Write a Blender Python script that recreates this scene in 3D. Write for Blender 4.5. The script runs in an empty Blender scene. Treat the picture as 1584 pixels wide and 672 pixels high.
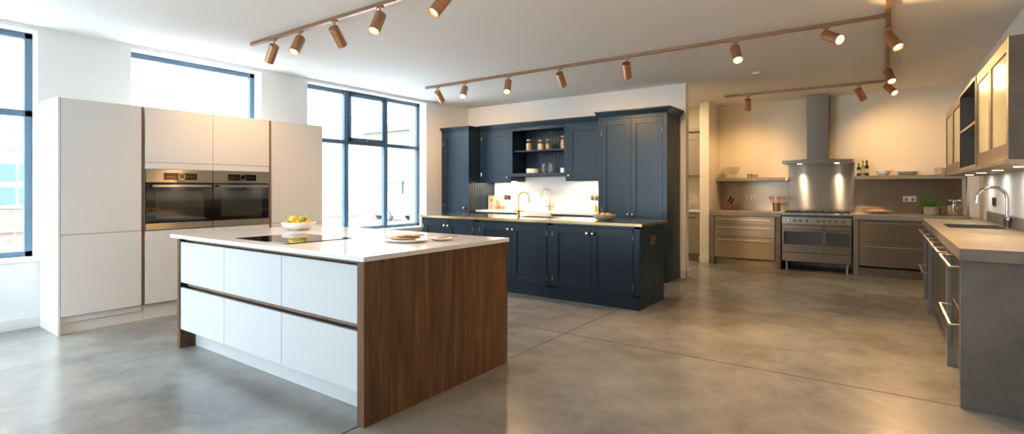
import bpy, bmesh, math, random
from mathutils import Vector, Matrix
random.seed(7)
C = bpy.context.scene
COL = C.collection
# ---------------------------------------------------------------- camera, world, exposure
cam_d = bpy.data.cameras.new('camera'); cam = bpy.data.objects.new('camera', cam_d); COL.objects.link(cam)
cam.location = (0, 0, 1.285); cam.rotation_euler = (math.pi/2, 0, math.atan(578/805))
cam_d.sensor_width = 36; cam_d.lens = 805/1584*36; cam_d.shift_y = -44/1584; cam_d.clip_start = .05; cam_d.clip_end = 300
C.camera = cam
C.view_settings.view_transform = 'Standard'; C.view_settings.look = 'None'
C.view_settings.exposure = 0.55; C.view_settings.gamma = 1.0; C.view_settings.use_curve_mapping = False
w = bpy.data.worlds.new('sky'); C.world = w; w.use_nodes = True
w.node_tree.nodes['Background'].inputs[0].default_value = (.79, .905, 1.0, 1)
SKY = 15.5
w.node_tree.nodes['Background'].inputs[1].default_value = SKY
cy = C.cycles
cy.use_denoising = True; cy.denoiser = 'OPENIMAGEDENOISE'; cy.denoising_prefilter = 'ACCURATE'; cy.denoising_input_passes = 'RGB_ALBEDO_NORMAL'
cy.max_bounces = 9; cy.diffuse_bounces = 5; cy.glossy_bounces = 5; cy.transmission_bounces = 8; cy.transparent_max_bounces = 8
cy.sample_clamp_indirect = 6; cy.caustics_reflective = False; cy.caustics_refractive = False
WARM = (1.0, .58, .235)
SPOT_W = 130
# ---------------------------------------------------------------- materials
def lin(c):
    return tuple((x/255/12.92) if x/255 <= .04045 else ((x/255+.055)/1.055)**2.4 for x in c)
def mat(name, col, rough=.5, metal=0, spec=.5, **k):
    m = bpy.data.materials.new(name); m.use_nodes = True
    b = m.node_tree.nodes['Principled BSDF']
    b.inputs['Base Color'].default_value = (*col, 1); b.inputs['Roughness'].default_value = rough
    b.inputs['Metallic'].default_value = metal; b.inputs['Specular IOR Level'].default_value = spec
    for a, v in k.items(): b.inputs[a.replace('_', ' ')].default_value = v
    # faint procedural surface variation
    nt = m.node_tree
    tc = nt.nodes.new('ShaderNodeTexCoord'); n = nt.nodes.new('ShaderNodeTexNoise'); n.inputs['Scale'].default_value = 14
    mr = nt.nodes.new('ShaderNodeMapRange'); mr.inputs['To Min'].default_value = max(rough*.88, 0); mr.inputs['To Max'].default_value = min(rough*1.12, 1)
    nt.links.new(tc.outputs['Object'], n.inputs['Vector']); nt.links.new(n.outputs['Fac'], mr.inputs['Value']); nt.links.new(mr.outputs[0], b.inputs['Roughness'])
    return m
def set_ramp(r, stops):
    el = r.color_ramp.elements
    while len(el) > 1: el.remove(el[-1])
    el[0].position = stops[0][0]; el[0].color = (*stops[0][1], 1)
    for p, c in stops[1:]: e = el.new(p); e.color = (*c, 1)
def nodes(m): return m.node_tree.nodes, m.node_tree.links, m.node_tree.nodes['Principled BSDF']
def noise_col(m, stops, scale=(1,1,1), nscale=4, detail=8, rough=.6, coord='Object', bump=0, dist=0):
    N, L, b = nodes(m)
    tc = N.new('ShaderNodeTexCoord'); mp = N.new('ShaderNodeMapping'); mp.inputs['Scale'].default_value = scale
    n = N.new('ShaderNodeTexNoise'); n.inputs['Scale'].default_value = nscale; n.inputs['Detail'].default_value = detail; n.inputs['Roughness'].default_value = rough; n.inputs['Distortion'].default_value = dist
    r = N.new('ShaderNodeValToRGB')
    set_ramp(r, stops)
    L.new(tc.outputs[coord], mp.inputs[0]); L.new(mp.outputs[0], n.inputs['Vector']); L.new(n.outputs['Fac'], r.inputs[0]); L.new(r.outputs[0], b.inputs['Base Color'])
    if bump:
        bp = N.new('ShaderNodeBump'); bp.inputs['Strength'].default_value = bump; bp.inputs['Distance'].default_value = .002
        L.new(n.outputs['Fac'], bp.inputs['Height']); L.new(bp.outputs[0], b.inputs['Normal'])
    return n, r
def emis(name, col, s):
    m = bpy.data.materials.new(name); m.use_nodes = True
    b = m.node_tree.nodes['Principled BSDF']; b.inputs['Base Color'].default_value = (*col, 1)
    b.inputs['Emission Color'].default_value = (*col, 1); b.inputs['Emission Strength'].default_value = s
    return m
def steel(name, col, rough=.3, streak=.08):
    m = mat(name, col, rough, 1)
    N, L, b = nodes(m)
    b.inputs['Anisotropic'].default_value = 1.0; b.inputs['Anisotropic Rotation'].default_value = .25
    g = N.new('ShaderNodeNewGeometry'); v = N.new('ShaderNodeVectorMath'); v.operation = 'CROSS_PRODUCT'
    v.inputs[1].default_value = (.02, .02, 1)
    L.new(g.outputs['Normal'], v.inputs[0]); L.new(v.outputs[0], b.inputs['Tangent'])
    tc = N.new('ShaderNodeTexCoord'); mp = N.new('ShaderNodeMapping'); mp.inputs['Scale'].default_value = (3, 3, 220)
    n = N.new('ShaderNodeTexNoise'); n.inputs['Scale'].default_value = 2; n.inputs['Detail'].default_value = 4
    mr = N.new('ShaderNodeMapRange'); mr.inputs['To Min'].default_value = rough*(1-streak); mr.inputs['To Max'].default_value = rough*(1+streak)
    L.new(tc.outputs['Object'], mp.inputs[0]); L.new(mp.outputs[0], n.inputs['Vector']); L.new(n.outputs['Fac'], mr.inputs['Value']); L.new(mr.outputs[0], b.inputs['Roughness'])
    return m
M = {}
M['wall'] = mat('white_wall_paint', (.85, .84, .82), .7, spec=.25)
M['cream_wall'] = mat('cream_wall_paint', (.86, .79, .65), .7, spec=.2)
M['ceiling'] = mat('ceiling_paint', (.86, .845, .82), .8, spec=.2)
M['trim'] = mat('white_trim_gloss', (.82, .80, .77), .4)
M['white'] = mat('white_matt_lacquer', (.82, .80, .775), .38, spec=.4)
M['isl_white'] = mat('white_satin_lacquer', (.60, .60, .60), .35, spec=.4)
M['quartz'] = mat('white_quartz', (.82, .81, .80), .14)
M['porcelain'] = mat('white_porcelain', (.80, .78, .74), .2)
M['navy'] = mat('navy_paint', (.0065, .022, .042), .36, spec=.38)
M['navy_in'] = mat('navy_paint_inner', (.013, .024, .042), .45, spec=.4)
M['frame'] = mat('window_frame_grey_blue', (.075, .13, .19), .35)  # base colour lightened to carry the daylight glare on the frames
M['steel'] = steel('brushed_steel', (.29, .245, .19), .42)
M['steel_mid'] = steel('brushed_steel_panel', (.38, .335, .28), .42)
M['steel_lt'] = steel('brushed_steel_light', (.50, .45, .38), .38)
M['chrome'] = mat('chrome', (.75, .74, .72), .08, 1)
M['knob'] = mat('polished_nickel_knob', (.80, .72, .58), .16, 1)
M['brass'] = mat('aged_brass', (.66, .49, .24), .24, 1)
M['brass_top'] = mat('polished_brass_sheet', (.72, .58, .34), .17, 1)
M['copper'] = mat('brushed_copper', (.44, .235, .13), .36, .75)
M['track'] = mat('copper_track', (.30, .17, .10), .4, .6)
M['black'] = mat('black_plastic', (.012, .012, .013), .35)
M['blackglass'] = mat('black_glass', (.006, .006, .007), .04, spec=.8)
M['innerglass'] = mat('oven_inner_glass', (.03, .033, .028), .05, spec=.9)
M['lens'] = emis('lamp_lens_glow', (1.0, .80, .52), 14)
M['led'] = emis('led_glow', (1.0, .88, .68), 10)
M['greenled'] = emis('green_indicator', (.4, 1.0, .7), 1.0)
M['rubber'] = mat('dark_rubber', (.02, .02, .02), .7)
M['taupe'] = mat('taupe_paint', (.27, .225, .165), .45)
M['plaster'] = mat('door_beige_paint', (.50, .42, .33), .6)
# walnut
m = M['walnut'] = mat('walnut_veneer', (.1, .05, .02), .42, spec=.4)
N, L, b = nodes(m)
tc = N.new('ShaderNodeTexCoord'); mp = N.new('ShaderNodeMapping'); mp.inputs['Scale'].default_value = (9, 9, .55)
n1 = N.new('ShaderNodeTexNoise'); n1.inputs['Scale'].default_value = 2.2; n1.inputs['Detail'].default_value = 10; n1.inputs['Roughness'].default_value = .62; n1.inputs['Distortion'].default_value = .5
mp2 = N.new('ShaderNodeMapping'); mp2.inputs['Scale'].default_value = (80, 80, 1.6); n2 = N.new('ShaderNodeTexNoise'); n2.inputs['Scale'].default_value = 2; n2.inputs['Detail'].default_value = 5
mx = N.new('ShaderNodeMath'); mx.operation = 'MULTIPLY_ADD'; mx.inputs[1].default_value = .35
r = N.new('ShaderNodeValToRGB'); set_ramp(r, [(.46, (.026, .011, .004)), (.58, (.076, .034, .0125)), (.70, (.118, .055, .022)), (.86, (.18, .090, .039))])
L.new(tc.outputs['Object'], mp.inputs[0]); L.new(tc.outputs['Object'], mp2.inputs[0]); L.new(mp.outputs[0], n1.inputs['Vector']); L.new(mp2.outputs[0], n2.inputs['Vector'])
L.new(n2.outputs['Fac'], mx.inputs[0]); L.new(n1.outputs['Fac'], mx.inputs[2]); L.new(mx.outputs[0], r.inputs[0]); L.new(r.outputs[0], b.inputs['Base Color'])
M['walnut_rail'] = mat('walnut_edge', (.26, .165, .115), .45)
noise_col(M['walnut_rail'], [(.35, (.20, .125, .085)), (.65, (.31, .20, .145))], (1, 1, 30), 3)
# polished concrete floor
m = M['floor'] = mat('polished_concrete', (.3, .28, .25), .22, spec=.5)
N, L, b = nodes(m)
for l in list(b.inputs['Roughness'].links): L.remove(l)
tc = N.new('ShaderNodeTexCoord')
def nz(s, d, ro, di=0):
    n = N.new('ShaderNodeTexNoise'); n.inputs['Scale'].default_value = s; n.inputs['Detail'].default_value = d; n.inputs['Roughness'].default_value = ro; n.inputs['Distortion'].default_value = di
    L.new(tc.outputs['Object'], n.inputs['Vector']); return n
a1 = nz(.8, 7, .58, .3); a2 = nz(4.0, 10, .68, .6); a3 = nz(90, 3, .6)
s1 = N.new('ShaderNodeMath'); s1.operation = 'MULTIPLY_ADD'; s1.inputs[1].default_value = .42; L.new(a2.outputs['Fac'], s1.inputs[0]); L.new(a1.outputs['Fac'], s1.inputs[2])
s2 = N.new('ShaderNodeMath'); s2.operation = 'MULTIPLY_ADD'; s2.inputs[1].default_value = .14; L.new(a3.outputs['Fac'], s2.inputs[0]); L.new(s1.outputs[0], s2.inputs[2])
r = N.new('ShaderNodeValToRGB'); set_ramp(r, [(.60, (.145, .142, .131)), (.73, (.200, .197, .182)), (.84, (.250, .246, .229)), (1.0, (.315, .311, .293))])
L.new(s2.outputs[0], r.inputs[0])
# hairline cracks in patches
vo = N.new('ShaderNodeTexVoronoi'); vo.feature = 'DISTANCE_TO_EDGE'; vo.inputs['Scale'].default_value = 5
dm = N.new('ShaderNodeVectorMath'); dm.operation = 'MULTIPLY_ADD'; dm.inputs[1].default_value = (.9, .9, .9); L.new(a1.outputs['Color'], dm.inputs[0]); L.new(tc.outputs['Object'], dm.inputs[2]); L.new(dm.outputs[0], vo.inputs['Vector'])
cr = N.new('ShaderNodeMapRange'); cr.inputs['From Max'].default_value = .02; cr.inputs['To Min'].default_value = .82; L.new(vo.outputs['Distance'], cr.inputs['Value'])
pm = N.new('ShaderNodeMapRange'); pm.inputs['From Min'].default_value = .52; pm.inputs['From Max'].default_value = .64; L.new(a1.outputs['Fac'], pm.inputs['Value'])
cm = N.new('ShaderNodeMix'); cm.data_type = 'FLOAT'; cm.inputs['A'].default_value = 1; L.new(pm.outputs[0], cm.inputs['Factor']); L.new(cr.outputs[0], cm.inputs['B'])
vm = N.new('ShaderNodeVectorMath'); vm.operation = 'SCALE'; L.new(r.outputs[0], vm.inputs[0]); L.new(cm.outputs[0], vm.inputs['Scale']); L.new(vm.outputs[0], b.inputs['Base Color'])
rr = N.new('ShaderNodeMapRange'); rr.inputs['From Min'].default_value = .3; rr.inputs['From Max'].default_value = .7; rr.inputs['To Min'].default_value = .20; rr.inputs['To Max'].default_value = .262
L.new(a2.outputs['Fac'], rr.inputs['Value']); L.new(rr.outputs[0], b.inputs['Roughness'])
M['joint'] = mat('joint_dark', (.05, .045, .038), .7)
def concrete(name, c, bump=.15):
    m = mat(name, c, .5, spec=.4)
    noise_col(m, [(.32, tuple(x*.72 for x in c)), (.5, c), (.72, tuple(x*1.3 for x in c))], (1,1,1), 3.2, 10, .68, bump=bump, dist=.6); return m
M['concrete'] = concrete('grey_concrete', (.108, .098, .083))
M['concrete_lt'] = concrete('light_concrete', (.30, .265, .215), .05)
M['concrete_warm'] = concrete('warm_concrete', (.19, .165, .13), .05)
M['concrete_top'] = concrete('worktop_concrete', (.155, .136, .112), .05)
M['frost'] = mat('frosted_glass', (.26, .27, .20), .22, spec=.5)
M['frost'].node_tree.nodes['Principled BSDF'].inputs['Transmission Weight'].default_value = .15
def glass(name, col=(1, 1, 1), rough=0.0, ior=1.45):
    m = mat(name, col, rough); m.node_tree.nodes['Principled BSDF'].inputs['Transmission Weight'].default_value = 1
    m.node_tree.nodes['Principled BSDF'].inputs['IOR'].default_value = ior; return m
M['glass'] = glass('clear_glass', (.93, .96, .97))
def pane_mat(base=.03, edge=.4, tint=(.95, .98, .99)):
    m = bpy.data.materials.new('window_glass'); m.use_nodes = True; nt = m.node_tree; nt.nodes.clear()
    o = nt.nodes.new('ShaderNodeOutputMaterial'); mx = nt.nodes.new('ShaderNodeMixShader'); t = nt.nodes.new('ShaderNodeBsdfTransparent'); g = nt.nodes.new('ShaderNodeBsdfGlossy'); f = nt.nodes.new('ShaderNodeLayerWeight')
    f.inputs[0].default_value = .5; p = nt.nodes.new('ShaderNodeMath'); p.operation = 'POWER'; p.inputs[1].default_value = 4; q = nt.nodes.new('ShaderNodeMath'); q.operation = 'MULTIPLY_ADD'; q.inputs[1].default_value = edge; q.inputs[2].default_value = base; q.use_clamp = True
    g.inputs['Roughness'].default_value = .02; t.inputs[0].default_value = (*tint, 1)
    L = nt.links.new; L(f.outputs['Facing'], p.inputs[0]); L(p.outputs[0], q.inputs[0]); L(q.outputs[0], mx.inputs[0]); L(t.outputs[0], mx.inputs[1]); L(g.outputs[0], mx.inputs[2]); L(mx.outputs[0], o.inputs[0]); return m
M['pane'] = pane_mat()
M['jarglass'] = pane_mat(.07, .8, (.95, .97, .96)); M['jarglass'].name = 'thin_jar_glass'
M['wood'] = mat('oak_wood', (.42, .22, .09), .5); noise_col(M['wood'], [(.3, (.30, .14, .05)), (.7, (.50, .28, .12))], (30, 2, 2), 2)
M['wood_dk'] = mat('dark_wood', (.20, .085, .03), .45); noise_col(M['wood_dk'], [(.3, (.12, .045, .016)), (.7, (.26, .12, .045))], (2, 2, 20), 2)
M['stone'] = mat('speckled_stoneware', (.42, .36, .28), .5); noise_col(M['stone'], [(.35, (.32, .26, .19)), (.65, (.50, .43, .34))], (1,1,1), 60)
M['lemon'] = mat('lemon_skin', (.85, .60, .03), .4); noise_col(M['lemon'], [(.3, (.80, .50, .02)), (.7, (.88, .68, .05))], (1,1,1), 30, bump=.3)
M['lime'] = mat('lime_skin', (.30, .36, .03), .4); noise_col(M['lime'], [(.3, (.22, .28, .02)), (.7, (.50, .47, .04))], (1,1,1), 20, bump=.3)
M['orange'] = mat('orange_skin', (.85, .36, .03), .4)
M['apple'] = mat('red_apple_skin', (.6, .08, .04), .3); noise_col(M['apple'], [(.4, (.55, .05, .03)), (.7, (.85, .45, .12))], (1,1,1), 14)
M['peach'] = mat('orange_apple_skin', (.85, .35, .1), .35); noise_col(M['peach'], [(.4, (.80, .25, .06)), (.7, (.90, .55, .22))], (1,1,1), 14)
M['bread'] = mat('bread_crust', (.62, .38, .2), .75); noise_col(M['bread'], [(.3, (.48, .27, .12)), (.7, (.78, .58, .38))], (1,1,1), 25, bump=.6)
M['leaf'] = mat('green_leaf', (.05, .14, .02), .45); noise_col(M['leaf'], [(.3, (.045, .20, .02)), (.7, (.13, .44, .05))], (1,1,1), 25)
M['grain'] = mat('dry_goods', (.55, .30, .10), .7); noise_col(M['grain'], [(.4, (.25, .11, .03)), (.5, (.60, .33, .12)), (.65, (.85, .62, .35))], (1,1,1), 45)
M['pasta'] = mat('dry_pasta', (.72, .45, .17), .6); noise_col(M['pasta'], [(.4, (.35, .17, .05)), (.6, (.85, .58, .26))], (1,1,.3), 60)
M['cream'] = mat('cream_card', (.80, .66, .45), .6)
M['ink'] = mat('brown_ink', (.10, .03, .02), .6)
M['redink'] = mat('red_ink', (.35, .07, .04), .6)
M['oliveglass'] = mat('olive_oil_bottle', (.35, .33, .02), .08, spec=.8)
M['darkglass'] = mat('dark_green_bottle', (.012, .02, .006), .06, spec=.8)
M['labelp'] = mat('bottle_label', (.55, .5, .4), .6)
M['pinkpot'] = mat('pale_copper_pot', (.55, .40, .30), .35)
# exterior
def brickm(name, c1, c2, mortar, sc=1.0):
    m = mat(name, c1, .9, spec=.1); N, L, b = nodes(m)
    tc = N.new('ShaderNodeTexCoord'); mp = N.new('ShaderNodeMapping'); mp.inputs['Rotation'].default_value = (math.pi/2, 0, 0)
    sx = N.new('ShaderNodeSeparateXYZ'); ad = N.new('ShaderNodeMath'); cb = N.new('ShaderNodeCombineXYZ')
    L.new(tc.outputs['Object'], sx.inputs[0]); L.new(sx.outputs[0], ad.inputs[0]); L.new(sx.outputs[1], ad.inputs[1]); L.new(ad.outputs[0], cb.inputs[0]); L.new(sx.outputs[2], cb.inputs[1])
    bt = N.new('ShaderNodeTexBrick'); bt.inputs['Scale'].default_value = 2.2*sc; bt.inputs['Color1'].default_value = (*c1, 1); bt.inputs['Color2'].default_value = (*c2, 1); bt.inputs['Mortar'].default_value = (*mortar, 1); bt.inputs['Mortar Size'].default_value = .012
    L.new(cb.outputs[0], bt.inputs['Vector']); L.new(bt.outputs['Color'], b.inputs['Base Color']); return m
M['brick'] = brickm('red_brick', (.135, .085, .066), (.16, .105, .085), (.19, .18, .165))
M['ybrick'] = brickm('yellow_brick', (.105, .088, .060), (.12, .10, .068), (.13, .12, .10))
M['render'] = mat('grey_render', (.20, .20, .20), .9)
M['asphalt'] = mat('pale_paving', (.72, .72, .72), .9)
M['extglass'] = mat('far_window_glass', (.05, .075, .095), .1)
M['garage'] = mat('blue_grey_shutter', (.035, .05, .07), .5)
M['carpaint'] = mat('white_car_paint', (.22, .22, .225), .25)
# ---------------------------------------------------------------- mesh building
WLOC = {}
class MB:
    def __init__(s): s.bm = bmesh.new()
    def box(s, x0, x1, y0, y1, z0, z1):
        if x0 > x1: x0, x1 = x1, x0
        if y0 > y1: y0, y1 = y1, y0
        if z0 > z1: z0, z1 = z1, z0
        v = [s.bm.verts.new(p) for p in ((x0,y0,z0),(x1,y0,z0),(x1,y1,z0),(x0,y1,z0),(x0,y0,z1),(x1,y0,z1),(x1,y1,z1),(x0,y1,z1))]
        for f in ((0,3,2,1),(4,5,6,7),(0,1,5,4),(1,2,6,5),(2,3,7,6),(3,0,4,7)): s.bm.faces.new([v[i] for i in f])
        return s
    def hull8(s, a, b):   # two quads (lists of 4 points) joined
        v = [s.bm.verts.new(p) for p in a+b]
        for f in ((0,3,2,1),(4,5,6,7),(0,1,5,4),(1,2,6,5),(2,3,7,6),(3,0,4,7)): s.bm.faces.new([v[i] for i in f])
        return s
    def cyl(s, p0, p1, r0, r1=None, n=24, cap=True):
        p0, p1 = Vector(p0), Vector(p1); r1 = r0 if r1 is None else r1
        d = (p1-p0).normalized(); u = d.orthogonal().normalized(); v = d.cross(u)
        A = [s.bm.verts.new(p0+(u*math.cos(t)+v*math.sin(t))*r0) for t in [2*math.pi*i/n for i in range(n)]]
        B = [s.bm.verts.new(p1+(u*math.cos(t)+v*math.sin(t))*r1) for t in [2*math.pi*i/n for i in range(n)]]
        for i in range(n): s.bm.faces.new((A[i], A[(i+1)%n], B[(i+1)%n], B[i]))
        if cap: s.bm.faces.new(A[::-1]); s.bm.faces.new(B)
        return s
    def lathe(s, c, prof, n=36, sx=1, sy=1):
        c = Vector(c); rings = []
        for r, z in prof:
            if r < 1e-5: rings.append([s.bm.verts.new(c+Vector((0,0,z)))])
            else: rings.append([s.bm.verts.new(c+Vector((math.cos(2*math.pi*i/n)*r*sx, math.sin(2*math.pi*i/n)*r*sy, z))) for i in range(n)])
        for a, b in zip(rings, rings[1:]):
            if len(a) == 1 and len(b) == 1: continue
            for i in range(n):
                j = (i+1) % n
                if len(a) == 1: s.bm.faces.new((a[0], b[j], b[i]))
                elif len(b) == 1: s.bm.faces.new((a[i], a[j], b[0]))
                else: s.bm.faces.new((a[i], a[j], b[j], b[i]))
        return s
    def tube(s, pts, r, n=14):
        pts = [Vector(p) for p in pts]; rings = []; u = None
        for i, p in enumerate(pts):
            d = (pts[min(i+1, len(pts)-1)]-pts[max(i-1, 0)]).normalized()
            if u is None: u = d.orthogonal().normalized()
            u = (u-d*u.dot(d)).normalized(); v = d.cross(u); rr = r[i] if isinstance(r, (list, tuple)) else r
            rings.append([s.bm.verts.new(p+(u*math.cos(t)+v*math.sin(t))*rr) for t in [2*math.pi*k/n for k in range(n)]])
        for a, b in zip(rings, rings[1:]):
            for i in range(n): s.bm.faces.new((a[i], a[(i+1)%n], b[(i+1)%n], b[i]))
        s.bm.faces.new(rings[0][::-1]); s.bm.faces.new(rings[-1]); return s
    def ball(s, c, r, sc=(1,1,1), sub=3, rot=None):
        mtx = Matrix.Translation(Vector(c)) @ (rot or Matrix()) @ Matrix.Diagonal((r*sc[0], r*sc[1], r*sc[2], 1))
        bmesh.ops.create_icosphere(s.bm, subdivisions=sub, radius=1, matrix=mtx); return s
    def disc(s, c, nrm, r, n=24):
        c, d = Vector(c), Vector(nrm).normalized(); u = d.orthogonal().normalized(); v = d.cross(u)
        s.bm.faces.new([s.bm.verts.new(c+(u*math.cos(t)+v*math.sin(t))*r) for t in [2*math.pi*k/n for k in range(n)]]); return s
    def build(s, name, m, parent=None, bev=0, smooth=False, kind=None, loc=None):
        me = bpy.data.meshes.new(name)
        bmesh.ops.recalc_face_normals(s.bm, faces=s.bm.faces)
        W = WLOC.get(parent.name, Vector((0,0,0))) if parent else Vector((0,0,0))
        O = Vector(loc) if loc is not None else W
        if O.length: bmesh.ops.translate(s.bm, verts=s.bm.verts, vec=-O)
        s.bm.to_mesh(me); s.bm.free()
        me.materials.append(M[m] if isinstance(m, str) else m)
        o = bpy.data.objects.new(name, me); COL.objects.link(o)
        if parent: o.parent = parent
        o.location = O-W
        WLOC[o.name] = O
        if smooth:
            for p in me.polygons: p.use_smooth = True
            try: me.set_sharp_from_angle(angle=math.radians(38))
            except Exception: pass
        if bev:
            b = o.modifiers.new('bevel', 'BEVEL'); b.width = bev; b.segments = 2; b.limit_method = 'ANGLE'; b.angle_limit = math.radians(40)
        if kind: o['kind'] = kind
        return o
def tag(o, label, cat=None, group=None, kind=None):
    if label: o['label'] = label
    if cat: o['category'] = cat
    if group: o['group'] = group
    if kind: o['kind'] = kind
    return o
def thing(name, label, cat, loc, group=None):
    o = bpy.data.objects.new(name, None); COL.objects.link(o); o.location = loc; o.empty_display_size = .1
    WLOC[o.name] = Vector(loc); return tag(o, label, cat, group)
def single(mb, name, m, label, cat, loc, group=None, bev=0, smooth=False):
    return tag(mb.build(name, m, None, bev, smooth, loc=loc), label, cat, group)
class Face:
    """a vertical face: a = along, d = outward from plane, z up"""
    def __init__(s, facing, P): s.f, s.P = facing, P
    def pt(s, a, d, z):
        return {'-Y': (a, s.P-d, z), '+X': (s.P+d, a, z), '-X': (s.P-d, a, z), '+Y': (a, s.P+d, z)}[s.f]
    def box(s, mb, a0, a1, d0, d1, z0, z1):
        p, q = s.pt(a0, d0, z0), s.pt(a1, d1, z1); return mb.box(p[0], q[0], p[1], q[1], z0, z1)
def area_light(name, parent, loc, sx, sy, power, col=WARM, rot=(0,0,0), spread=math.pi):
    d = bpy.data.lights.new(name, 'AREA'); d.shape = 'RECTANGLE'; d.size = sx; d.size_y = sy; d.energy = power; d.color = col; d.spread = spread
    o = bpy.data.objects.new(name, d); COL.objects.link(o)
    o.parent = parent; W = WLOC[parent.name]; o.location = Vector(loc)-W; o.rotation_euler = rot; return o
def knob(parent, face, a, z, r=.021, m='knob'):
    mb = MB(); mb.cyl(face.pt(a, 0, z), face.pt(a, .018, z), .007, n=12)
    c = Vector(face.pt(a, .028, z)); mb.ball(c, r, sub=2); return mb.build('knob', m, parent, smooth=True)
def shaker(parent, face, a0, a1, z0, z1, m='navy', st=.075, rl=.085, kn=None, hinge=None, d=.02, name='door'):
    mb = MB(); F = lambda *q: face.box(mb, *q)
    F(a0, a0+st, -.002, d, z0, z1); F(a1-st, a1, -.002, d, z0, z1); F(a0+st, a1-st, -.002, d, z0, z0+rl); F(a0+st, a1-st, -.002, d, z1-rl, z1)
    F(a0+st-.003, a1-st+.003, -.001, d-.013, z0+rl-.003, z1-rl+.003)
    o = mb.build(name, m, parent, bev=.0018)
    if kn: knob(o, Face(face.f, Face(face.f, face.P).pt(0, d, 0)[0 if 'X' in face.f else 1]), kn[0], kn[1])
    if hinge is not None:
        for hz in (z0+(z1-z0)*.13, z1-(z1-z0)*.13):
            hb = MB(); hb.cyl(face.pt(hinge, d+.003, hz-.028), face.pt(hinge, d+.003, hz+.028), .0045, n=8); hb.build('hinge', 'knob', o, smooth=True)
    return o
def beadboard(parent, face, a0, a1, z0, z1, m='navy', w=.07, name='side_panel'):
    mb = MB(); n = max(1, round((a1-a0)/w)); ww = (a1-a0)/n
    face.box(mb, a0, a1, -.004, .004, z0, z1)
    for i in range(n): face.box(mb, a0+i*ww+.0025, a0+(i+1)*ww-.0025, .004, .012, z0, z1)
    return mb.build(name, m, parent, bev=.002)
def bar_handle(parent, face, a0, a1, z, d=.045, r=.006, m='steel_lt', square=True, legs=2):
    mb = MB()
    face.box(mb, a0, a1, d-r, d+r, z-r, z+r)
    for i in range(legs):
        a = a0+.015+(a1-a0-.03)*i/(legs-1); face.box(mb, a-.005, a+.005, 0, d, z-.005, z+.005)
    return mb.build('handle', m, parent, bev=.0015)
# ================================================================= SETTING
XL, XR, YN, YB, YR, ZC = -6.42, .94, -3.8, 7.52, 9.97, 2.8
FR = -6.62     # window frame plane
def struct(mb, name, m, bev=0, smooth=False): return mb.build(name, m, None, bev, smooth, kind='structure')
mb = MB(); mb.box(XL-.4, XR+.3, YN-.3, YR+.3, -.25, 0); struct(mb, 'floor', 'floor')
mb = MB(); mb.box(-2.316, -2.306, YN, YB+.6, 0, .0012); mb.box(XL, XR, 4.024, 4.034, 0, .0012); struct(mb, 'trim_1', 'joint')
mb = MB(); mb.box(XL-.4, XR+.3, YN-.3, YR+.3, ZC, ZC+.2); struct(mb, 'ceiling', 'ceiling')
wins = [(-3.0, -1.6), (-.62, 1.36), (2.10, 3.50), (4.15, 6.41)]
ZS, ZH = .64, 2.755
mb = MB(); mb.box(XL-.4, XL, YN-.3, YR+.3, -.1, ZS); mb.box(XL-.4, XL, YN-.3, YR+.3, ZH, ZC+.1)
ys = [YN-.3]+[v for wn in wins for v in wn]+[YR+.3]
for i in range(0, len(ys), 2): mb.box(XL-.4, XL, ys[i], ys[i+1], ZS, ZH)
struct(mb, 'wall_left', 'wall')
mb = MB(); mb.box(XL, -2.33, YB, YB+.13, 0, ZC); struct(mb, 'wall_back', 'wall')
mb = MB(); mb.box(XL, XR+.3, YR, YR+.3, 0, ZC); struct(mb, 'wall_range', 'cream_wall')
mb = MB(); mb.box(-2.63, -2.475, 9.27, YR, 0, ZC); struct(mb, 'wall_alcove', 'cream_wall')
mb = MB(); mb.box(XR, XR+.25, YN, 8.25, 0, ZC); mb.box(XR, XR+.25, 9.5, YR, 0, ZC); mb.box(XR, XR+.25, 8.25, 9.5, 2.1, ZC); struct(mb, 'wall_right', 'wall')
mb = MB(); mb.box(XR+.10, XR+.14, 8.25, 9.5, 0, 2.1)
d = struct(mb, 'door_1', 'plaster')
mb = MB(); mb.cyl((XR+.10, 8.4, 1.0), (XR+.06, 8.4, 1.0), .012); mb.box(XR+.05, XR+.062, 8.39, 8.52, .99, 1.01); mb.build('handle', 'chrome', d)
# wall behind the camera: shopfront glazing
mb = MB(); mb.box(XL, XR+.25, YN-.3, YN, -.1, .5); mb.box(XL, XR+.25, YN-.3, YN, 2.65, ZC+.1)
for a, b_ in ((XL, -6.0), (-3.3, XR+.25)): mb.box(a, b_, YN-.3, YN, .5, 2.65)
struct(mb, 'wall_front', 'wall')
def window(n, face, a0, a1, z0, z1, mull=(), tran=None, open_=None, t=.055):
    mb = MB(); F = lambda *q: face.box(mb, *q)
    F(a0, a0+t, -.03, .03, z0, z1); F(a1-t, a1, -.03, .03, z0, z1); F(a0, a1, -.03, .03, z0, z0+t); F(a0, a1, -.03, .03, z1-t, z1)
    for mu in mull: F(mu-.035, mu+.035, -.03, .035, z0, z1)
    for mu in mull: F(mu-.012, mu+.012, .035, .05, z0, z1)
    if tran: F(a0, a1, -.03, .03, tran-.03, tran+.03)
    o = mb.build('window_%d' % n, 'frame', None, .003, kind='structure')
    if open_:
        b0, b1 = open_; mb = MB(); q = .045
        F(b0, b0+q, .01, .05, tran+.02, z1-.03); F(b1-q, b1, .01, .05, tran+.02, z1-.03); F(b0, b1, .01, .05, tran+.02, tran+.02+q+.01); F(b0, b1, .01, .05, z1-.03-q, z1-.03)
        s = mb.build('window_sash', 'frame', o, .003)
        mb = MB(); c = (b0+b1)/2; F(c-.012, c+.10, .05, .07, tran+.035, tran+.05); F(c-.02, c+.02, .045, .06, tran+.025, tran+.06); mb.build('window_latch', 'chrome', s, .002)
    mb = MB(); F(a0+t*.5, a1-t*.5, -.004, .004, z0+t*.5, z1-t*.5); mb.build('window_glass', 'pane', o)
    return o
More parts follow.
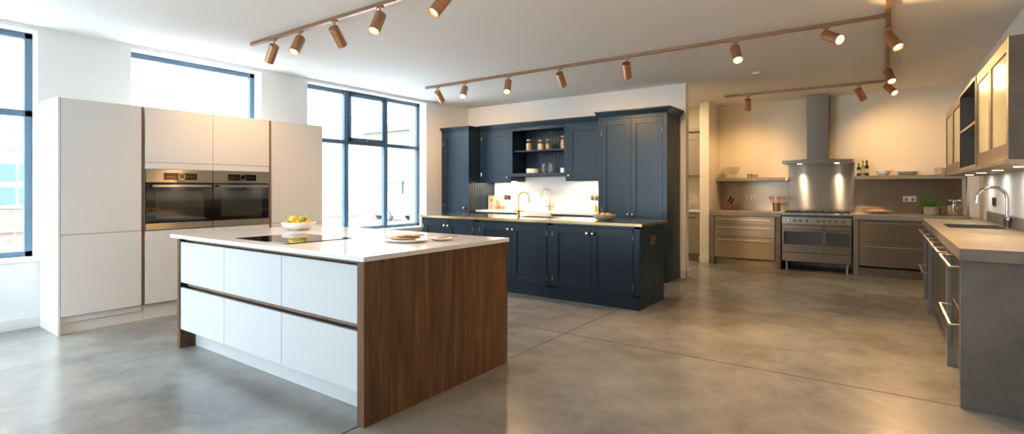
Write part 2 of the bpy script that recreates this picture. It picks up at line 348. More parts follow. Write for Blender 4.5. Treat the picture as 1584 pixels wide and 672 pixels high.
fx = Face('+X', FR)
window(1, fx, -.62, 1.36, ZS, ZH, (.35,), 1.995)
window(2, fx, 2.10, 3.50, ZS, ZH, (), None)
window(3, fx, 4.15, 6.41, ZS, ZH, (4.905, 5.665), 1.985, (4.94, 5.63))
window(4, fx, -3.0, -1.6, ZS, ZH, (), 1.995)  # unseen window, added out of view to let in more daylight
fy = Face('+Y', YN-.12)
window(5, fy, -6.0, -3.3, .5, 2.65, (-4.65,))
for face_, a_, b_, z0_, z1_ in [(fx, q[0], q[1], ZS, ZH) for q in wins]+[(fy, -6.0, -3.3, .5, 2.65)]:
    d_ = bpy.data.lights.new('window_daylight', 'AREA'); d_.shape = 'RECTANGLE'; d_.size = b_-a_; d_.size_y = z1_-z0_; d_.cycles.is_portal = True
    o = bpy.data.objects.new('window_daylight', d_); COL.objects.link(o); o.location = face_.pt((a_+b_)/2, -.05, (z0_+z1_)/2)
    o.rotation_euler = (math.pi/2, 0, -math.pi/2) if face_ is fx else (math.pi/2, 0, 0)
    o.rotation_euler = Vector((-1, 0, 0) if face_ is fx else (0, -1, 0)).to_track_quat('Z', 'Y').to_euler()
# window sills, reveals of the sill
for i, (a, b_) in enumerate(wins[1:]):
    mb = MB(); mb.box(FR+.03, XL+.025, a-.03, b_+.03, ZS-.03, ZS+.004); struct(mb, 'trim_%d' % (i+2), 'trim', .006)
def skirt(name, *boxes):
    mb = MB()
    for q in boxes: mb.box(*q)
    return struct(mb, name, 'trim', .003)
skirt('baseboard_left', (XL, XL+.018, YN, 1.37, 0, .10), (XL, XL+.018, 3.99, YB-.8, 0, .10))
skirt('baseboard_back', (-2.40, -2.312, YB-.018, YB, 0, .11), (-2.33, -2.312, YB-.018, YB+.148, 0, .11))
skirt('baseboard_alcove', (-2.648, -2.457, 9.252, 9.27, 0, .11), (-2.475, -2.457, 9.252, 9.26, 0, .11), (-2.648, -2.63, 9.252, 9.4, 0, .11))
skirt('baseboard_right', (XR-.018, XR, YN, 3.98, 0, .10), (XR-.018, XR, 7.8, 8.25, 0, .10))
# ================================================================= WHITE TALL UNITS
XF = -5.85; ft = Face('+X', XF-.02)
ZT = 2.083
def tall(label, y0, y1, py0, py1):
    t = thing('tall_cabinet', label, 'cabinet', (-6.13, (y0+y1)/2, 0))
    mb = MB(); mb.box(XL+.005, XF-.024, y0+.002, y1-.002, .10, ZT-.002); mb.build('carcass', 'white', t, .001)
    mb = MB(); ft.box(mb, y0+.0015, y1-.0015, 0, .02, .157, .874); mb.build('door', 'white', t, .0012)
    mb = MB(); ft.box(mb, y0+.0015, y1-.0015, 0, .02, .879, ZT); mb.build('door', 'white', t, .0012)
    mb = MB(); mb.box(XL+.01, XF-.04, py0, py1, 0, .148); mb.build('plinth', 'white', t, .001)
    return t
t = tall('white tall larder cabinet at the window end, left of the two ovens', 1.392, 2.0, 1.392, 2.030)
mb = MB(); mb.box(XL+.003, XF, 1.372, 1.390, 0, ZT+.004); mb.build('end_panel', 'white', t, .001)
mb = MB(); ft.box(mb, 2.001, 2.029, -.02, -.002, .157, ZT); mb.build('finger_pull', 'walnut_rail', t, .001)
t2 = tall('white tall cabinet right of the two ovens, behind the lemon bowl', 3.318, 3.98, 3.285, 3.98)
mb = MB(); ft.box(mb, 3.286, 3.316, -.02, -.002, .157, ZT); mb.build('finger_pull', 'walnut_rail', t2, .001)
mb = MB(); mb.box(XL+.003, XF-.004, 3.98, 3.992, 0, ZT); mb.build('end_panel', 'white', t2, .001)
h = thing('oven_housing', 'white double oven cabinet with two top doors holding side by side ovens', 'cabinet', (-6.13, 2.655, 0))
mb = MB(); mb.box(XL+.005, XF-.05, 2.031, 3.284, .10, .87); mb.box(XL+.005, XF-.05, 2.031, 3.284, 1.476, ZT-.002); mb.box(XL+.005, XF-.45, 2.031, 3.284, .87, 1.476)
mb.box(XL+.005, XF-.024, 2.031, 2.036, .87, 1.476); mb.box(XL+.005, XF-.024, 3.279, 3.284, .87, 1.476); mb.box(XL+.005, XF-.03, 2.031, 3.284, 1.476, 1.53); mb.build('carcass', 'white', h)
for a, b_ in ((2.032, 2.656), (2.660, 3.283)):
    mb = MB(); ft.box(mb, a, b_, 0, .02, .157, .868); mb.build('door', 'white', h, .0012)
    mb = MB(); ft.box(mb, a, b_, 0, .02, 1.546, ZT); mb.build('door', 'white', h, .0012)
    mb = MB(); ft.box(mb, a, b_, 0, .016, 1.478, 1.543); mb.build('trim_panel', 'white', h, .0012)
mb = MB(); mb.box(XL+.01, XF-.04, 2.031, 3.284, 0, .148); mb.build('plinth', 'white', h, .001)
def oven(label, y0, y1):
    o = thing('wall_oven', label, 'oven', (XF-.2, (y0+y1)/2, .872), 'built-in ovens'); fo = Face('+X', XF-.02); c = (y0+y1)/2; wd = y1-y0
    mb = MB(); mb.box(XF-.44, XF-.02, y0+.004, y1-.004, .874, 1.47); mb.build('oven_body', 'black', o)
    mb = MB(); fo.box(mb, y0, y1, 0, .024, 1.347, 1.474); cp = mb.build('control_panel', 'steel_lt', o, .0015)
    mb = MB(); fo.box(mb, c-.155, c+.155, .024, .026, 1.372, 1.442); dsp = mb.build('display', 'blackglass', cp)
    for sgn in (-1, 1):
        mb = MB(); q = c+sgn*.09; fo.box(mb, q-.035, q+.035, .026, .0266, 1.404, 1.407); mb.build('display_readout', 'steel', cp)
    mb = MB(); mb.cyl(fo.pt(c, .024, 1.407), fo.pt(c, .044, 1.407), .037, .034, n=36); mb.build('dial', 'chrome', cp, smooth=True)
    mb = MB(); mb.cyl(fo.pt(c, .044, 1.407), fo.pt(c, .046, 1.407), .026, n=32); mb.build('dial_face', 'blackglass', cp)
    mb = MB(); fo.box(mb, y0, y1, 0, .022, .944, 1.338); dr = mb.build('oven_door', 'blackglass', o, .0015)
    mb = MB(); fo.box(mb, y0+.085, y1-.085, .022, .0225, .985, 1.262); mb.build('door_window', 'innerglass', dr)
    mb = MB(); fo.box(mb, y0+.045, y1-.03, .048, .066, 1.300, 1.322)
    for a in (y0+.06, y1-.06): fo.box(mb, a-.008, a+.008, .02, .05, 1.303, 1.319)
    mb.build('handle', 'steel_lt', dr, .002)
    mb = MB(); fo.box(mb, y0, y1, 0, .023, .877, .940); mb.build('bottom_trim', 'steel_lt', o, .0015)
oven('black glass built-in oven beside the left walnut strip', 2.036, 2.652)
oven('black glass built-in oven beside the right walnut strip', 2.660, 3.279)
# ================================================================= WHITE ISLAND
isl = thing('kitchen_island', 'white kitchen island with walnut end panel and six handleless drawers', 'kitchen island', (-3.48, 2.44, 0))
fi = Face('-Y', 1.865)
mb = MB(); mb.box(-2.326, -2.268, 1.80, 3.10, 0, .8915); mb.build('end_panel', 'walnut', isl, .0015)
mb = MB(); mb.box(-4.655, -4.605, 1.84, 3.10, 0, .8915); mb.build('end_panel', 'walnut', isl, .0015)
mb = MB(); mb.box(-4.604, -2.327, 1.945, 3.0, .11, .891); mb.box(-4.595, -2.335, 1.868, 1.95, .165, .478); mb.box(-4.595, -2.335, 1.868, 1.95, .54, .845); mb.build('carcass', 'walnut_rail', isl)
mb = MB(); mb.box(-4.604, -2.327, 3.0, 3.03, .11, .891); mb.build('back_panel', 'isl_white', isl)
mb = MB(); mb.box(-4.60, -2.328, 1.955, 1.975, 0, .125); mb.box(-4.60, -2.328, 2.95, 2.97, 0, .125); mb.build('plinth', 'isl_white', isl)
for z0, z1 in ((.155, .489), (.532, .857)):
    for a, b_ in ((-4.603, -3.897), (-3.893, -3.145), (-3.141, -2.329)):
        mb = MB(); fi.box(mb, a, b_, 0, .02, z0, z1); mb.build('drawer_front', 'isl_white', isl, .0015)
mb = MB(); mb.box(-4.604, -2.327, 1.90, 1.944, .491, .530); mb.build('finger_rail', 'walnut_rail', isl, .001)
mb = MB(); mb.box(-4.604, -2.327, 1.885, 1.944, .862, .890); mb.build('finger_rail', 'walnut_rail', isl, .001)
mb = MB(); mb.box(-4.665, -2.258, 1.79, 3.11, .892, .92)
single(mb, 'island_worktop', 'quartz', 'white quartz worktop on the walnut and white island', 'worktop', (-3.47, 2.44, .892), bev=.002)
hb = thing('induction_hob', 'black glass induction hob set in the white island worktop', 'hob', (-3.5, 2.15, .92))
mb = MB(); mb.box(-3.83, -3.17, 1.895, 2.41, .9202, .9255); mb.build('hob_glass', 'blackglass', hb, .0015)
M['marking'] = mat('grey_marking', (.10, .10, .10), .3)
for x, y, r in ((-3.66, 2.27, .095), (-3.34, 2.27, .075), (-3.66, 2.05, .075), (-3.34, 2.05, .095)):
    mb = MB()
    A_ = [mb.bm.verts.new((x+math.cos(k*math.pi/20)*r, y+math.sin(k*math.pi/20)*r, .9258)) for k in range(40)]; B_ = [mb.bm.verts.new((x+math.cos(k*math.pi/20)*(r-.002), y+math.sin(k*math.pi/20)*(r-.002), .9258)) for k in range(40)]
    for k in range(40): mb.bm.faces.new((A_[k], A_[(k+1) % 40], B_[(k+1) % 40], B_[k]))
    mb.build('cooking_zone', 'marking', hb)
def bowl_prof(r, h, foot=.5, t=.006):
    out = [(0, .0), (r*foot, .0), (r*foot, .004)]
    for k in range(1, 11):
        q = k/10; out.append((r*foot+(r-r*foot)*math.sin(q*math.pi/2)**.9, .004+(h-.004)*(1-math.cos(q*math.pi/2))**.85 if q < 1 else h))
    inn = [(max(a-t, 0), max(b+t*.8, t)) for a, b in out[3:-1]][::-1]
    return out+[(r-t*.5, h+.002), (r-t, h)]+inn+[(0, t+.002)]
def bowl(name, m, label, cat, c, r, h, foot=.5, group=None):
    mb = MB(); mb.lathe(c, bowl_prof(r, h, foot), 48); return single(mb, name, m, label, cat, c, group, smooth=True)
def fruit(name, m, label, cat, c, r, sc=(1,1,1), rz=0, stem=False, group=None, tip=False):
    o = thing(name, label, cat, c, group) if stem else None
    mb = MB(); rot = Matrix.Rotation(rz, 4, 'Z'); mb.ball(c, r, sc, 3, rot)
    if tip: mb.ball(Vector(c)+rot@Vector((r*sc[0]*.97, 0, 0)), r*.16, (1.3, 1, 1), 2, rot)
    if stem:
        for v in mb.bm.verts:
            q = v.co-Vector(c); rad = math.hypot(q.x, q.y); v.co.z -= .35*r*max(0, 1-rad/(r*.5))**2*(1 if q.z > 0 else -1)
        mb.build('skin', m, o, smooth=True); s = MB(); s.cyl((c[0], c[1], c[2]+r*sc[2]*.62), (c[0]+.004, c[1], c[2]+r*sc[2]*1.15), .0015, n=6); s.build('stem', 'wood_dk', o); return o
    return single(mb, name, m, label, cat, c, group, smooth=True)
bc = (-4.22, 2.64, .92)
bowl('fruit_bowl', 'porcelain', 'shallow white bowl of lemons on the far corner of the white island', 'bowl', bc, .142, .068, .42)
def L_(dx, dy, dz): return (bc[0]+dx, bc[1]+dy, bc[2]+dz)
gl = 'citrus in the white bowl'
fruit('lemon', 'lemon', 'yellow lemon at the front centre of the white bowl', 'lemon', L_(-.018, -.045, .098), .030, (1.25, 1, 1), .4, group=gl, tip=True)
fruit('lime', 'lime', 'greenish lime topping the pile in the white bowl', 'lime', L_(.040, .012, .100), .031, (1.2, 1, 1), .9, group=gl, tip=True)
fruit('lemon', 'lemon', 'yellow lemon just behind the lime at the top of the bowl', 'lemon', L_(-.012, .05, .098), .029, (1.25, 1, 1), 1.8, group=gl, tip=True)
fruit('lime', 'lime', 'small lime low at the left rim of the white bowl', 'lime', L_(-.085, -.045, .064), .026, (1.15, 1, 1), 2.2, group=gl, tip=True)
fruit('lemon', 'lemon', 'lemon lying low beside the left rim of the white bowl', 'lemon', L_(-.062, .030, .054), .030, (1.2, 1, 1), .2, group=gl)
fruit('orange', 'orange', 'orange fruit low at the right rim of the white bowl', 'orange', L_(.092, .035, .064), .027, group=gl)
fruit('orange', 'orange', 'orange fruit under the lime near the front right rim', 'orange', L_(.062, -.040, .052), .030, group=gl)
# bread board and dish
pc = (-2.70, 2.50, .92)
mb = MB(); mb.lathe(pc, [(0, 0), (.13, 0), (.17, .010), (.178, .017), (.172, .018), (.13, .012), (0, .011)], 48, 1, .8)
single(mb, 'serving_plate', 'porcelain', 'oval pale plate carrying flatbread on the white island', 'plate', pc, smooth=True)
for k, (dx, dy, dz, s) in enumerate(((-.02, -.01, .024, 1.0), (.03, .02, .042, .78))):
    mb = MB(); mb.ball((pc[0]+dx, pc[1]+dy, .92+dz), .12*s, (1.05, .62, .085), 3, Matrix.Rotation(.5+.5*k, 4, 'Z'))
    for v in mb.bm.verts: v.co.z += .004*math.sin(v.co.x*60)*math.cos(v.co.y*50)
    single(mb, 'flatbread', 'bread', ('larger flatbread lying directly on the oval plate', 'smaller flatbread lying on top of the larger one')[k], 'bread', (pc[0]+dx, pc[1]+dy, .92+dz), 'flatbreads on the oval plate', smooth=True)
dc = (-2.545, 2.685, .92)
mb = MB(); mb.lathe(dc, [(0, 0), (.05, 0), (.082, .014), (.085, .022), (.080, .023), (.05, .008), (0, .007)], 36, 1.05, .8)
single(mb, 'small_dish', 'porcelain', 'small shallow cream dish beside the oval bread plate', 'dish', dc, smooth=True)
mb = MB(); mb.tube([(dc[0]-.03, dc[1]-.01, .935), (dc[0]+.04, dc[1]+.03, .946), (dc[0]+.10, dc[1]+.06, .952)], [.006, .004, .005], 8)
single(mb, 'butter_knife', 'wood', 'small wooden spreader resting in the cream dish', 'utensil', (dc[0], dc[1], .935), smooth=True)
# ================================================================= NAVY ISLAND
ni = thing('navy_island', 'navy blue shaker island with six doors and brass knobs', 'kitchen island', (-3.7, 5.6, 0))
fn = Face('-Y', 5.22)
mb = MB(); mb.box(-5.30, -2.106, 5.225, 5.95, .0, .60); mb.box(-5.30, -4.02, 5.225, 5.95, .60, .882); mb.box(-3.30, -2.106, 5.225, 5.95, .60, .882); mb.box(-4.02, -3.30, 5.225, 5.50, .60, .882); mb.box(-4.02, -3.30, 5.9, 5.95, .60, .882); mb.build('carcass', 'navy', ni)
mb = MB(); Fb = lambda *q: fn.box(mb, *q)
Fb(-5.30, -2.09, -.01, .018, .855, .883); Fb(-5.30, -2.09, -.01, .018, .13, .150)
for a, b_ in ((-5.30, -5.262), (-4.345, -4.246), (-3.229, -3.152), (-2.157, -2.09)): Fb(a, b_, -.01, .018, .13, .883)
Fb(-2.157, -2.09, -.01, .018, 0, .14)
mb.build('face_frame', 'navy', ni, .0015)
mb = MB(); Fb(-5.30, -2.157, -.02, .004, 0, .13); mb.build('plinth', 'navy', ni, .001)
fn2 = Face('-Y', 5.215)
for a, mid, b_ in ((-5.260, -4.803, -4.347), (-4.244, -3.738, -3.231), (-3.150, -2.655, -2.159)):
    shaker(ni, fn2, a+.002, mid-.0015, .152, .853, kn=(mid-.035, .785), hinge=a)
    shaker(ni, fn2, mid+.0015, b_-.002, .152, .853, kn=(mid+.035, .785), hinge=b_)
fs = Face('+X', -2.106)
beadboard(ni, fs, 5.205, 5.95, 0, .883)
mb = MB(); fs.box(mb, 5.53, 5.665, .010, .020, .665, .765); so = mb.build('socket', 'brass', ni, .002)
mb = MB()
for a in (5.565, 5.63):
    fs.box(mb, a-.012, a+.012, .020, .0215, .69, .715); fs.box(mb, a-.006, a+.006, .020, .024, .732, .750)
mb.build('socket_insert', 'black', so)
wt = thing('brass_worktop', 'polished brass worktop with undermounted sink on the navy island', 'worktop', (-3.7, 5.58, .885))
mb = MB()
for q in ((-5.335, -3.92, 5.175, 5.975), (-3.40, -2.055, 5.175, 5.975), (-3.92, -3.40, 5.175, 5.56), (-3.92, -3.40, 5.86, 5.975)): mb.box(q[0], q[1], q[2], q[3], .885, .915)
bmesh.ops.remove_doubles(mb.bm, verts=mb.bm.verts, dist=1e-4)
mb.build('slab', 'brass_top', wt)
mb = MB(); mb.box(-3.93, -3.39, 5.55, 5.87, .68, .69); mb.box(-3.93, -3.92, 5.55, 5.87, .68, .884); mb.box(-3.40, -3.39, 5.55, 5.87, .68, .884); mb.box(-3.93, -3.39, 5.55, 5.56, .68, .884); mb.box(-3.93, -3.39, 5.86, 5.87, .68, .884)
mb.build('sink_basin', 'steel', wt)
def arc(c, r, a0, a1, u, n=16):   # arc in vertical plane along direction u
    u = Vector(u).normalized(); return [Vector(c)+u*(r*math.cos(t))+Vector((0,0,r*math.sin(t))) for t in [a0+(a1-a0)*k/n for k in range(n+1)]]
def tap(name, label, m, base, hgt, R, u, r=.011, sc=1.0, drop=.06, levers=2):
    o = thing(name, label, 'tap', base); b0 = Vector(base); u = Vector(u).normalized(); v = Vector((-u.y, u.x, 0))
    mb = MB(); mb.lathe(b0, [(0, 0), (r*2.3, 0), (r*2.3, .008), (r*1.7, .012), (r*1.7, .05), (r*2.0, .055), (r*2.0, .085), (r*1.2, .095), (0, .095)], 24); mb.build('tap_body', m, o, smooth=True)
    top = b0+Vector((0,0,hgt-R-r)); c = top+u*R
    pts = [b0+Vector((0,0,.09)), b0+Vector((0,0,.09))+(top-b0-Vector((0,0,.09)))*.5]+arc(c, R, math.pi, .06, u, 18); last = pts[-1]; pts += [last+Vector((0,0,-drop*.5))+u*.002, last+Vector((0,0,-drop))+u*.006]
    mb = MB(); mb.tube(pts, r, 16); mb.build('spout', m, o, smooth=True)
    for s in ((-1, 1) if levers == 2 else (1,)):
        e = b0+Vector((0,0,.07))+(u if levers == 2 else -u*0+v)*s*.055
        mb = MB(); mb.cyl(b0+Vector((0,0,.07)), e, .008, n=14); mb.ball(e, .014, sub=2); mb.tube([e, e+Vector((0,0,.05)), e+Vector((0,0,.085))], [.005, .004, .006], 10)
        mb.build('lever', m, o, smooth=True)
    return o
tap('kitchen_tap', 'tall brass swan neck tap standing on the brass worktop', 'brass', (-3.99, 5.70, .915), .335, .078, (1, .12, 0), drop=.07)
ab = (-2.66, 5.56, .915)
bowl('fruit_bowl', 'stone', 'speckled stoneware bowl of apples on the brass worktop', 'bowl', ab, .135, .062, .5)
ga = 'fruit in the stoneware bowl'
for k, (mm, lb, dx, dy, dz) in enumerate((('apple', 'dark red apple nearest the left rim of the stoneware bowl', -.062, -.05, .058), ('peach', 'orange apple at the centre front of the stoneware bowl', .0, -.052, .067),
        ('peach', 'orange red apple second from the right in the stoneware bowl', .058, -.03, .062), ('apple', 'red apple at the back left in the stoneware bowl', -.032, .040, .06), ('peach', 'yellow orange apple at the back right in the stoneware bowl', .035, .045, .056))):
    fruit('apple', mm, lb, 'apple', (ab[0]+dx, ab[1]+dy, ab[2]+dz), .033, (1, 1, .92), stem=True, group=ga)
# ================================================================= NAVY WALL RUN
def crown(parent, x0, x1, yf, yb, z0, z1, pl=0.0, pr=.05, pf=.05):
    mb = MB(); zl = z1-.018
    mb.box(x0, x1, yf-.012, yb, z0, z0+.012)
    mb.hull8([(x0, yf-.008, z0+.012), (x1+(.008 if pr else 0), yf-.008, z0+.012), (x1+(.008 if pr else 0), yb, z0+.012), (x0, yb, z0+.012)],
             [(x0-pl, yf-pf, zl), (x1+pr, yf-pf, zl), (x1+pr, yb, zl), (x0-pl, yb, zl)])
    mb.box(x0-pl-(.006 if pl else 0), x1+pr+(.006 if pr else 0), yf-pf-.006, yb, zl, z1); return mb.build('cornice', 'navy', parent, .002)
YW = YB-.003
tl = thing('tall_cabinet', 'navy tall cabinet with one door in the window corner', 'cabinet', (-6.1, 7.15, 0))
ftl = Face('-Y', 6.80)
mb = MB(); mb.box(-6.405, -5.792, 6.805, YW, 0, 2.28); mb.build('carcass', 'navy', tl)
mb = MB(); ftl.box(mb, -6.405, -6.36, 0, .02, 0, 2.28); ftl.box(mb, -5.825, -5.78, 0, .02, 0, 2.28); ftl.box(mb, -6.36, -5.825, 0, .02, 2.262, 2.28); ftl.box(mb, -6.36, -5.825, 0, .02, .78, .80); ftl.box(mb, -6.36, -5.825, 0, .02, 0, .14); mb.build('face_frame', 'navy', tl, .0015)
shaker(tl, ftl, -6.358, -5.827, .802, 2.26, kn=(-5.862, .955), hinge=-6.36); shaker(tl, ftl, -6.358, -5.827, .142, .778, kn=(-5.862, .70), hinge=-6.36)
beadboard(tl, Face('+X', -5.792), 6.80, YW, 0, 2.28)
crown(tl, -6.405, -5.78, 6.78, YW, 2.28, 2.352, 0, .045)
fw_ = Face('-Y', 7.10)
def wallcab(label, x0, x1, z0, knx, knz, a0, a1, hx):
    t = thing('wall_cabinet', label, 'cabinet', ((x0+x1)/2, 7.3, z0))
    mb = MB(); mb.box(x0, x1, 7.105, YW, z0+.02, 2.285); mb.build('carcass', 'navy', t)
    mb = MB(); fw_.box(mb, x0, a0, 0, .02, z0, 2.285); fw_.box(mb, a1, x1, 0, .02, z0, 2.285); fw_.box(mb, a0, a1, 0, .02, 2.262, 2.285); fw_.box(mb, a0, a1, 0, .02, z0, z0+.035); mb.build('face_frame', 'navy', t, .0015)
    shaker(t, fw_, a0+.002, a1-.002, z0+.037, 2.26, kn=(knx, knz), hinge=hx)
    crown(t, x0, x1, 7.08, YW, 2.285, 2.375, 0, 0)
    mb = MB(); mb.box(x0+.06, x1-.06, 7.25, 7.33, z0+.008, z0+.02); lb = mb.build('under_light', 'led', t)
    area_light('under_cabinet_lamp', t, ((x0+x1)/2, 7.29, z0+.004), x1-x0-.15, .05, 4.5, (1, .76, .48))
    return t
wallcab('navy wall cabinet left of the open shelves, lit underneath', -5.778, -5.105, 1.385, -5.165, 1.475, -5.74, -5.15, -5.74)
wallcab('navy wall cabinet right of the open shelves, lit underneath', -4.055, -3.445, 1.40, -3.985, 1.49, -4.01, -3.49, -3.49)
os_ = thing('open_shelf_unit', 'navy open wall shelf unit with beadboard back holding jars and bowls', 'shelf', (-4.58, 7.3, 1.485))
mb = MB(); mb.box(-5.103, -5.083, 7.10, YW-.02, 1.485, 2.285); mb.box(-4.077, -4.057, 7.10, YW-.02, 1.485, 2.285); mb.box(-5.083, -4.077, 7.105, YW-.02, 1.50, 1.535); mb.box(-5.083, -4.077, 7.105, YW-.02, 2.25, 2.285); mb.build('carcass', 'navy', os_, .001)
mb = MB(); fw_.box(mb, -5.103, -5.076, 0, .02, 1.485, 2.285); fw_.box(mb, -4.084, -4.057, 0, .02, 1.485, 2.285); fw_.box(mb, -5.076, -4.084, 0, .02, 1.485, 1.537); fw_.box(mb, -5.076, -4.084, 0, .02, 2.245, 2.285); mb.build('face_frame', 'navy', os_, .0015)
mb = MB(); mb.box(-5.083, -4.077, 7.12, YW-.02, 1.895, 1.918); mb.build('shelf_board', 'navy', os_, .002)
beadboard(os_, Face('-Y', YW-.006), -5.10, -4.06, 1.49, 2.285, name='back_panel')
crown(os_, -5.104, -4.056, 7.08, YW, 2.285, 2.375, 0, 0)
tr = thing('tall_cabinet', 'navy tall double door larder cabinet beside the doorway', 'cabinet', (-2.93, 7.25, 0))
ftr = Face('-Y', 6.985)
mb = MB(); mb.box(-3.44, -2.422, 6.99, YW, 0, 2.315); mb.build('carcass', 'navy', tr)
mb = MB(); G = lambda *q: ftr.box(mb, *q)
G(-3.44, -3.385, 0, .02, 0, 2.315); G(-2.475, -2.41, 0, .02, 0, 2.315); G(-3.385, -2.475, 0, .02, 2.285, 2.315); G(-3.385, -2.475, 0, .02, .765, .79); G(-3.385, -2.475, 0, .02, 0, .14); mb.build('face_frame', 'navy', tr, .0015)
for z0, z1, kz in ((.792, 2.283, .915), (.142, .763, .68)):
    shaker(tr, ftr, -3.383, -2.9315, z0, z1, kn=(-2.965, kz), hinge=-3.385); shaker(tr, ftr, -2.9285, -2.477, z0, z1, kn=(-2.895, kz), hinge=-2.475)
beadboard(tr, Face('+X', -2.422), 6.985, YW, 0, 2.315)
crown(tr, -3.44, -2.41, 6.965, YW, 2.315, 2.405, .03, .05)
# base run under the window wall
bcb = thing('base_cabinet', 'navy base cabinets under the white worktop behind the brass island', 'cabinet', (-4.6, 7.25, 0))
fb = Face('-Y', 6.985)
mb = MB(); mb.box(-5.776, -4.86, 6.99, YW, .0, .884); mb.box(-4.22, -3.445, 6.99, YW, 0, .884); mb.box(-4.86, -4.22, 6.99, YW, 0, .66); mb.build('carcass', 'navy', bcb)
mb = MB(); fb.box(mb, -5.776, -3.445, 0, .012, 0, .13); fb.box(mb, -5.776, -4.86, 0, .018, .85, .884); fb.box(mb, -4.22, -3.445, 0, .018, .85, .884); mb.build('face_frame', 'navy', bcb, .001)
for a, b_, z1 in ((-5.774, -5.32, .848), (-5.316, -4.862, .848), (-4.858, -4.542, .655), (-4.538, -4.222, .655), (-4.218, -3.835, .848), (-3.831, -3.447, .848)): shaker(bcb, fb, a, b_, .135, z1, kn=((a+b_)/2+.1, z1-.08))
bw = thing('white_worktop', 'white worktop along the wall behind the brass topped island', 'worktop', (-4.6, 7.24, .885))
mb = MB(); mb.box(-5.777, -4.842, 6.955, YW, .886, .915); mb.box(-4.238, -3.444, 6.955, YW, .886, .915); mb.box(-4.842, -4.238, 7.36, YW, .886, .915); mb.build('slab', 'quartz', bw, .002)
sp_ = thing('wall_splashback', 'plain white splashback behind the butler sink and brass taps', 'splashback', (-4.6, YW, .916))
for a, b_, z_ in ((-5.777, -5.105, 1.384), (-5.1045, -4.0555, 1.484), (-4.055, -3.446, 1.399)): mb = MB(); mb.box(a, b_, YW-.012, YW, .916, z_); mb.build('panel', 'quartz', sp_)
mb = MB(); mb.box(-4.84, -4.24, 6.93, 7.358, .665, .685); mb.box(-4.84, -4.815, 6.93, 7.358, .665, .905); mb.box(-4.265, -4.24, 6.93, 7.358, .665, .905); mb.box(-4.815, -4.265, 6.93, 6.955, .665, .905); mb.box(-4.815, -4.265, 7.333, 7.358, .665, .905)
single(mb, 'butler_sink', 'porcelain', 'white ceramic butler sink below the second brass tap', 'sink', (-4.54, 7.14, .665), bev=.006)
tap('kitchen_tap', 'smaller brass swan neck tap at the wall behind the butler sink', 'brass', (-4.55, 7.42, .915), .37, .075, (-1, -.15, 0), drop=.07)
def socket(name, label, face, a0, a1, z0, z1, m='brass', ins='black', sw=True):
    c = face.pt((a0+a1)/2, 0, (z0+z1)/2); o = thing(name, label, 'socket', c)
    mb = MB(); face.box(mb, a0, a1, .0005, .009, z0, z1); mb.build('plate', m, o, .002)
    mb = MB(); n = 2 if a1-a0 > .12 else 1
    for k in range(n):
        ac = a0+(a1-a0)*(k+.5)/n; face.box(mb, ac-.018, ac+.018, .009, .0105, z0+.012, z0+(z1-z0)*.55); face.box(mb, ac-.007, ac+.007, .009, .013, z1-.03, z1-.012)
    mb.build('socket_insert', ins, o)
    return o
fsp = Face('-Y', YW-.012)
socket('wall_socket', 'brass double wall socket left of the tall brass tap', fsp, -5.56, -5.41, 1.085, 1.175)
socket('wall_socket', 'brass double wall socket next to the navy larder cabinet', fsp, -3.84, -3.69, 1.095, 1.185)
# things on the white worktop
def letter(parent, txt, loc, size, m, rot):
    cu = bpy.data.curves.new('lettering', 'FONT'); cu.body = txt; cu.size = size; cu.extrude = .0006
    t_ = bpy.data.objects.new('tmp', cu); me = bpy.data.meshes.new_from_object(t_); bpy.data.objects.remove(t_); me.materials.append(M[m]) if not me.materials else None; me.materials[0] = M[m]; o = bpy.data.objects.new('lettering', me); COL.objects.link(o); o.parent = parent; o.location = Vector(loc)-WLOC[parent.name]; o.rotation_euler = rot; return o
bx = thing('food_box', 'tall cream box with dark lettering leaning by the navy cabinet', 'box', (-5.70, 7.33, .915))
mb = MB(); mb.box(-5.765, -5.645, 7.30, 7.36, .9155, 1.15); mb.build('box_body', 'cream', bx, .002)
mb = MB(); mb.box(-5.770, -5.640, 7.295, 7.365, 1.15, 1.168); mb.build('box_lid', 'wood', bx, .002)
letter(bx, 'P', (-5.715, 7.2985, 1.03), .11, 'ink', (math.pi/2, 0, 0)); letter(bx, 'E', (-5.715, 7.2985, .93), .09, 'ink', (math.pi/2, 0, 0))
bx = thing('food_box', 'short pink box with red lettering beside the cream box', 'box', (-5.585, 7.37, .915))
mb = MB(); mb.box(-5.632, -5.54, 7.34, 7.40, .9155, 1.10); mb.build('box_body', mat('pink_card', (.78, .52, .38), .6), bx, .002)
letter(bx, 'r', (-5.615, 7.3385, 1.01), .10, 'redink', (math.pi/2, 0, 0))
def jar(name, label, cat, c, r, h, fill='grain', fh=.8, lid='wood', lidh=.018, group=None, neck=.8):
    o = thing(name, label, cat, c, group)
    mb = MB(); mb.lathe(c, [(0, 0), (r*.95, 0), (r, .005), (r, h*.82), (r*neck, h*.9), (r*neck, h), (r*neck-.002, h), (r*neck-.002, h*.9), (r-.003, h*.81), (r-.003, .007), (0, .007)], 28); mb.build('jar_glass', 'jarglass', o, smooth=True)
    mb = MB(); mb.lathe(c, [(0, .0075), (r-.0035, .0075), (r-.0035, h*fh*.9), (r*.4, h*fh*.93), (0, h*fh*.95)], 24); mb.build('jar_filling', fill, o, smooth=True)
    if lid: mb = MB(); mb.lathe(c, [(0, h+.0005), (r*neck+.003, h+.0005), (r*neck+.003, h+lidh), (r*neck*.8, h+lidh+.004), (0, h+lidh+.004)], 24); mb.build('jar_lid', lid, o, smooth=True)
    return o
gj = 'amber jars beside the cream box'
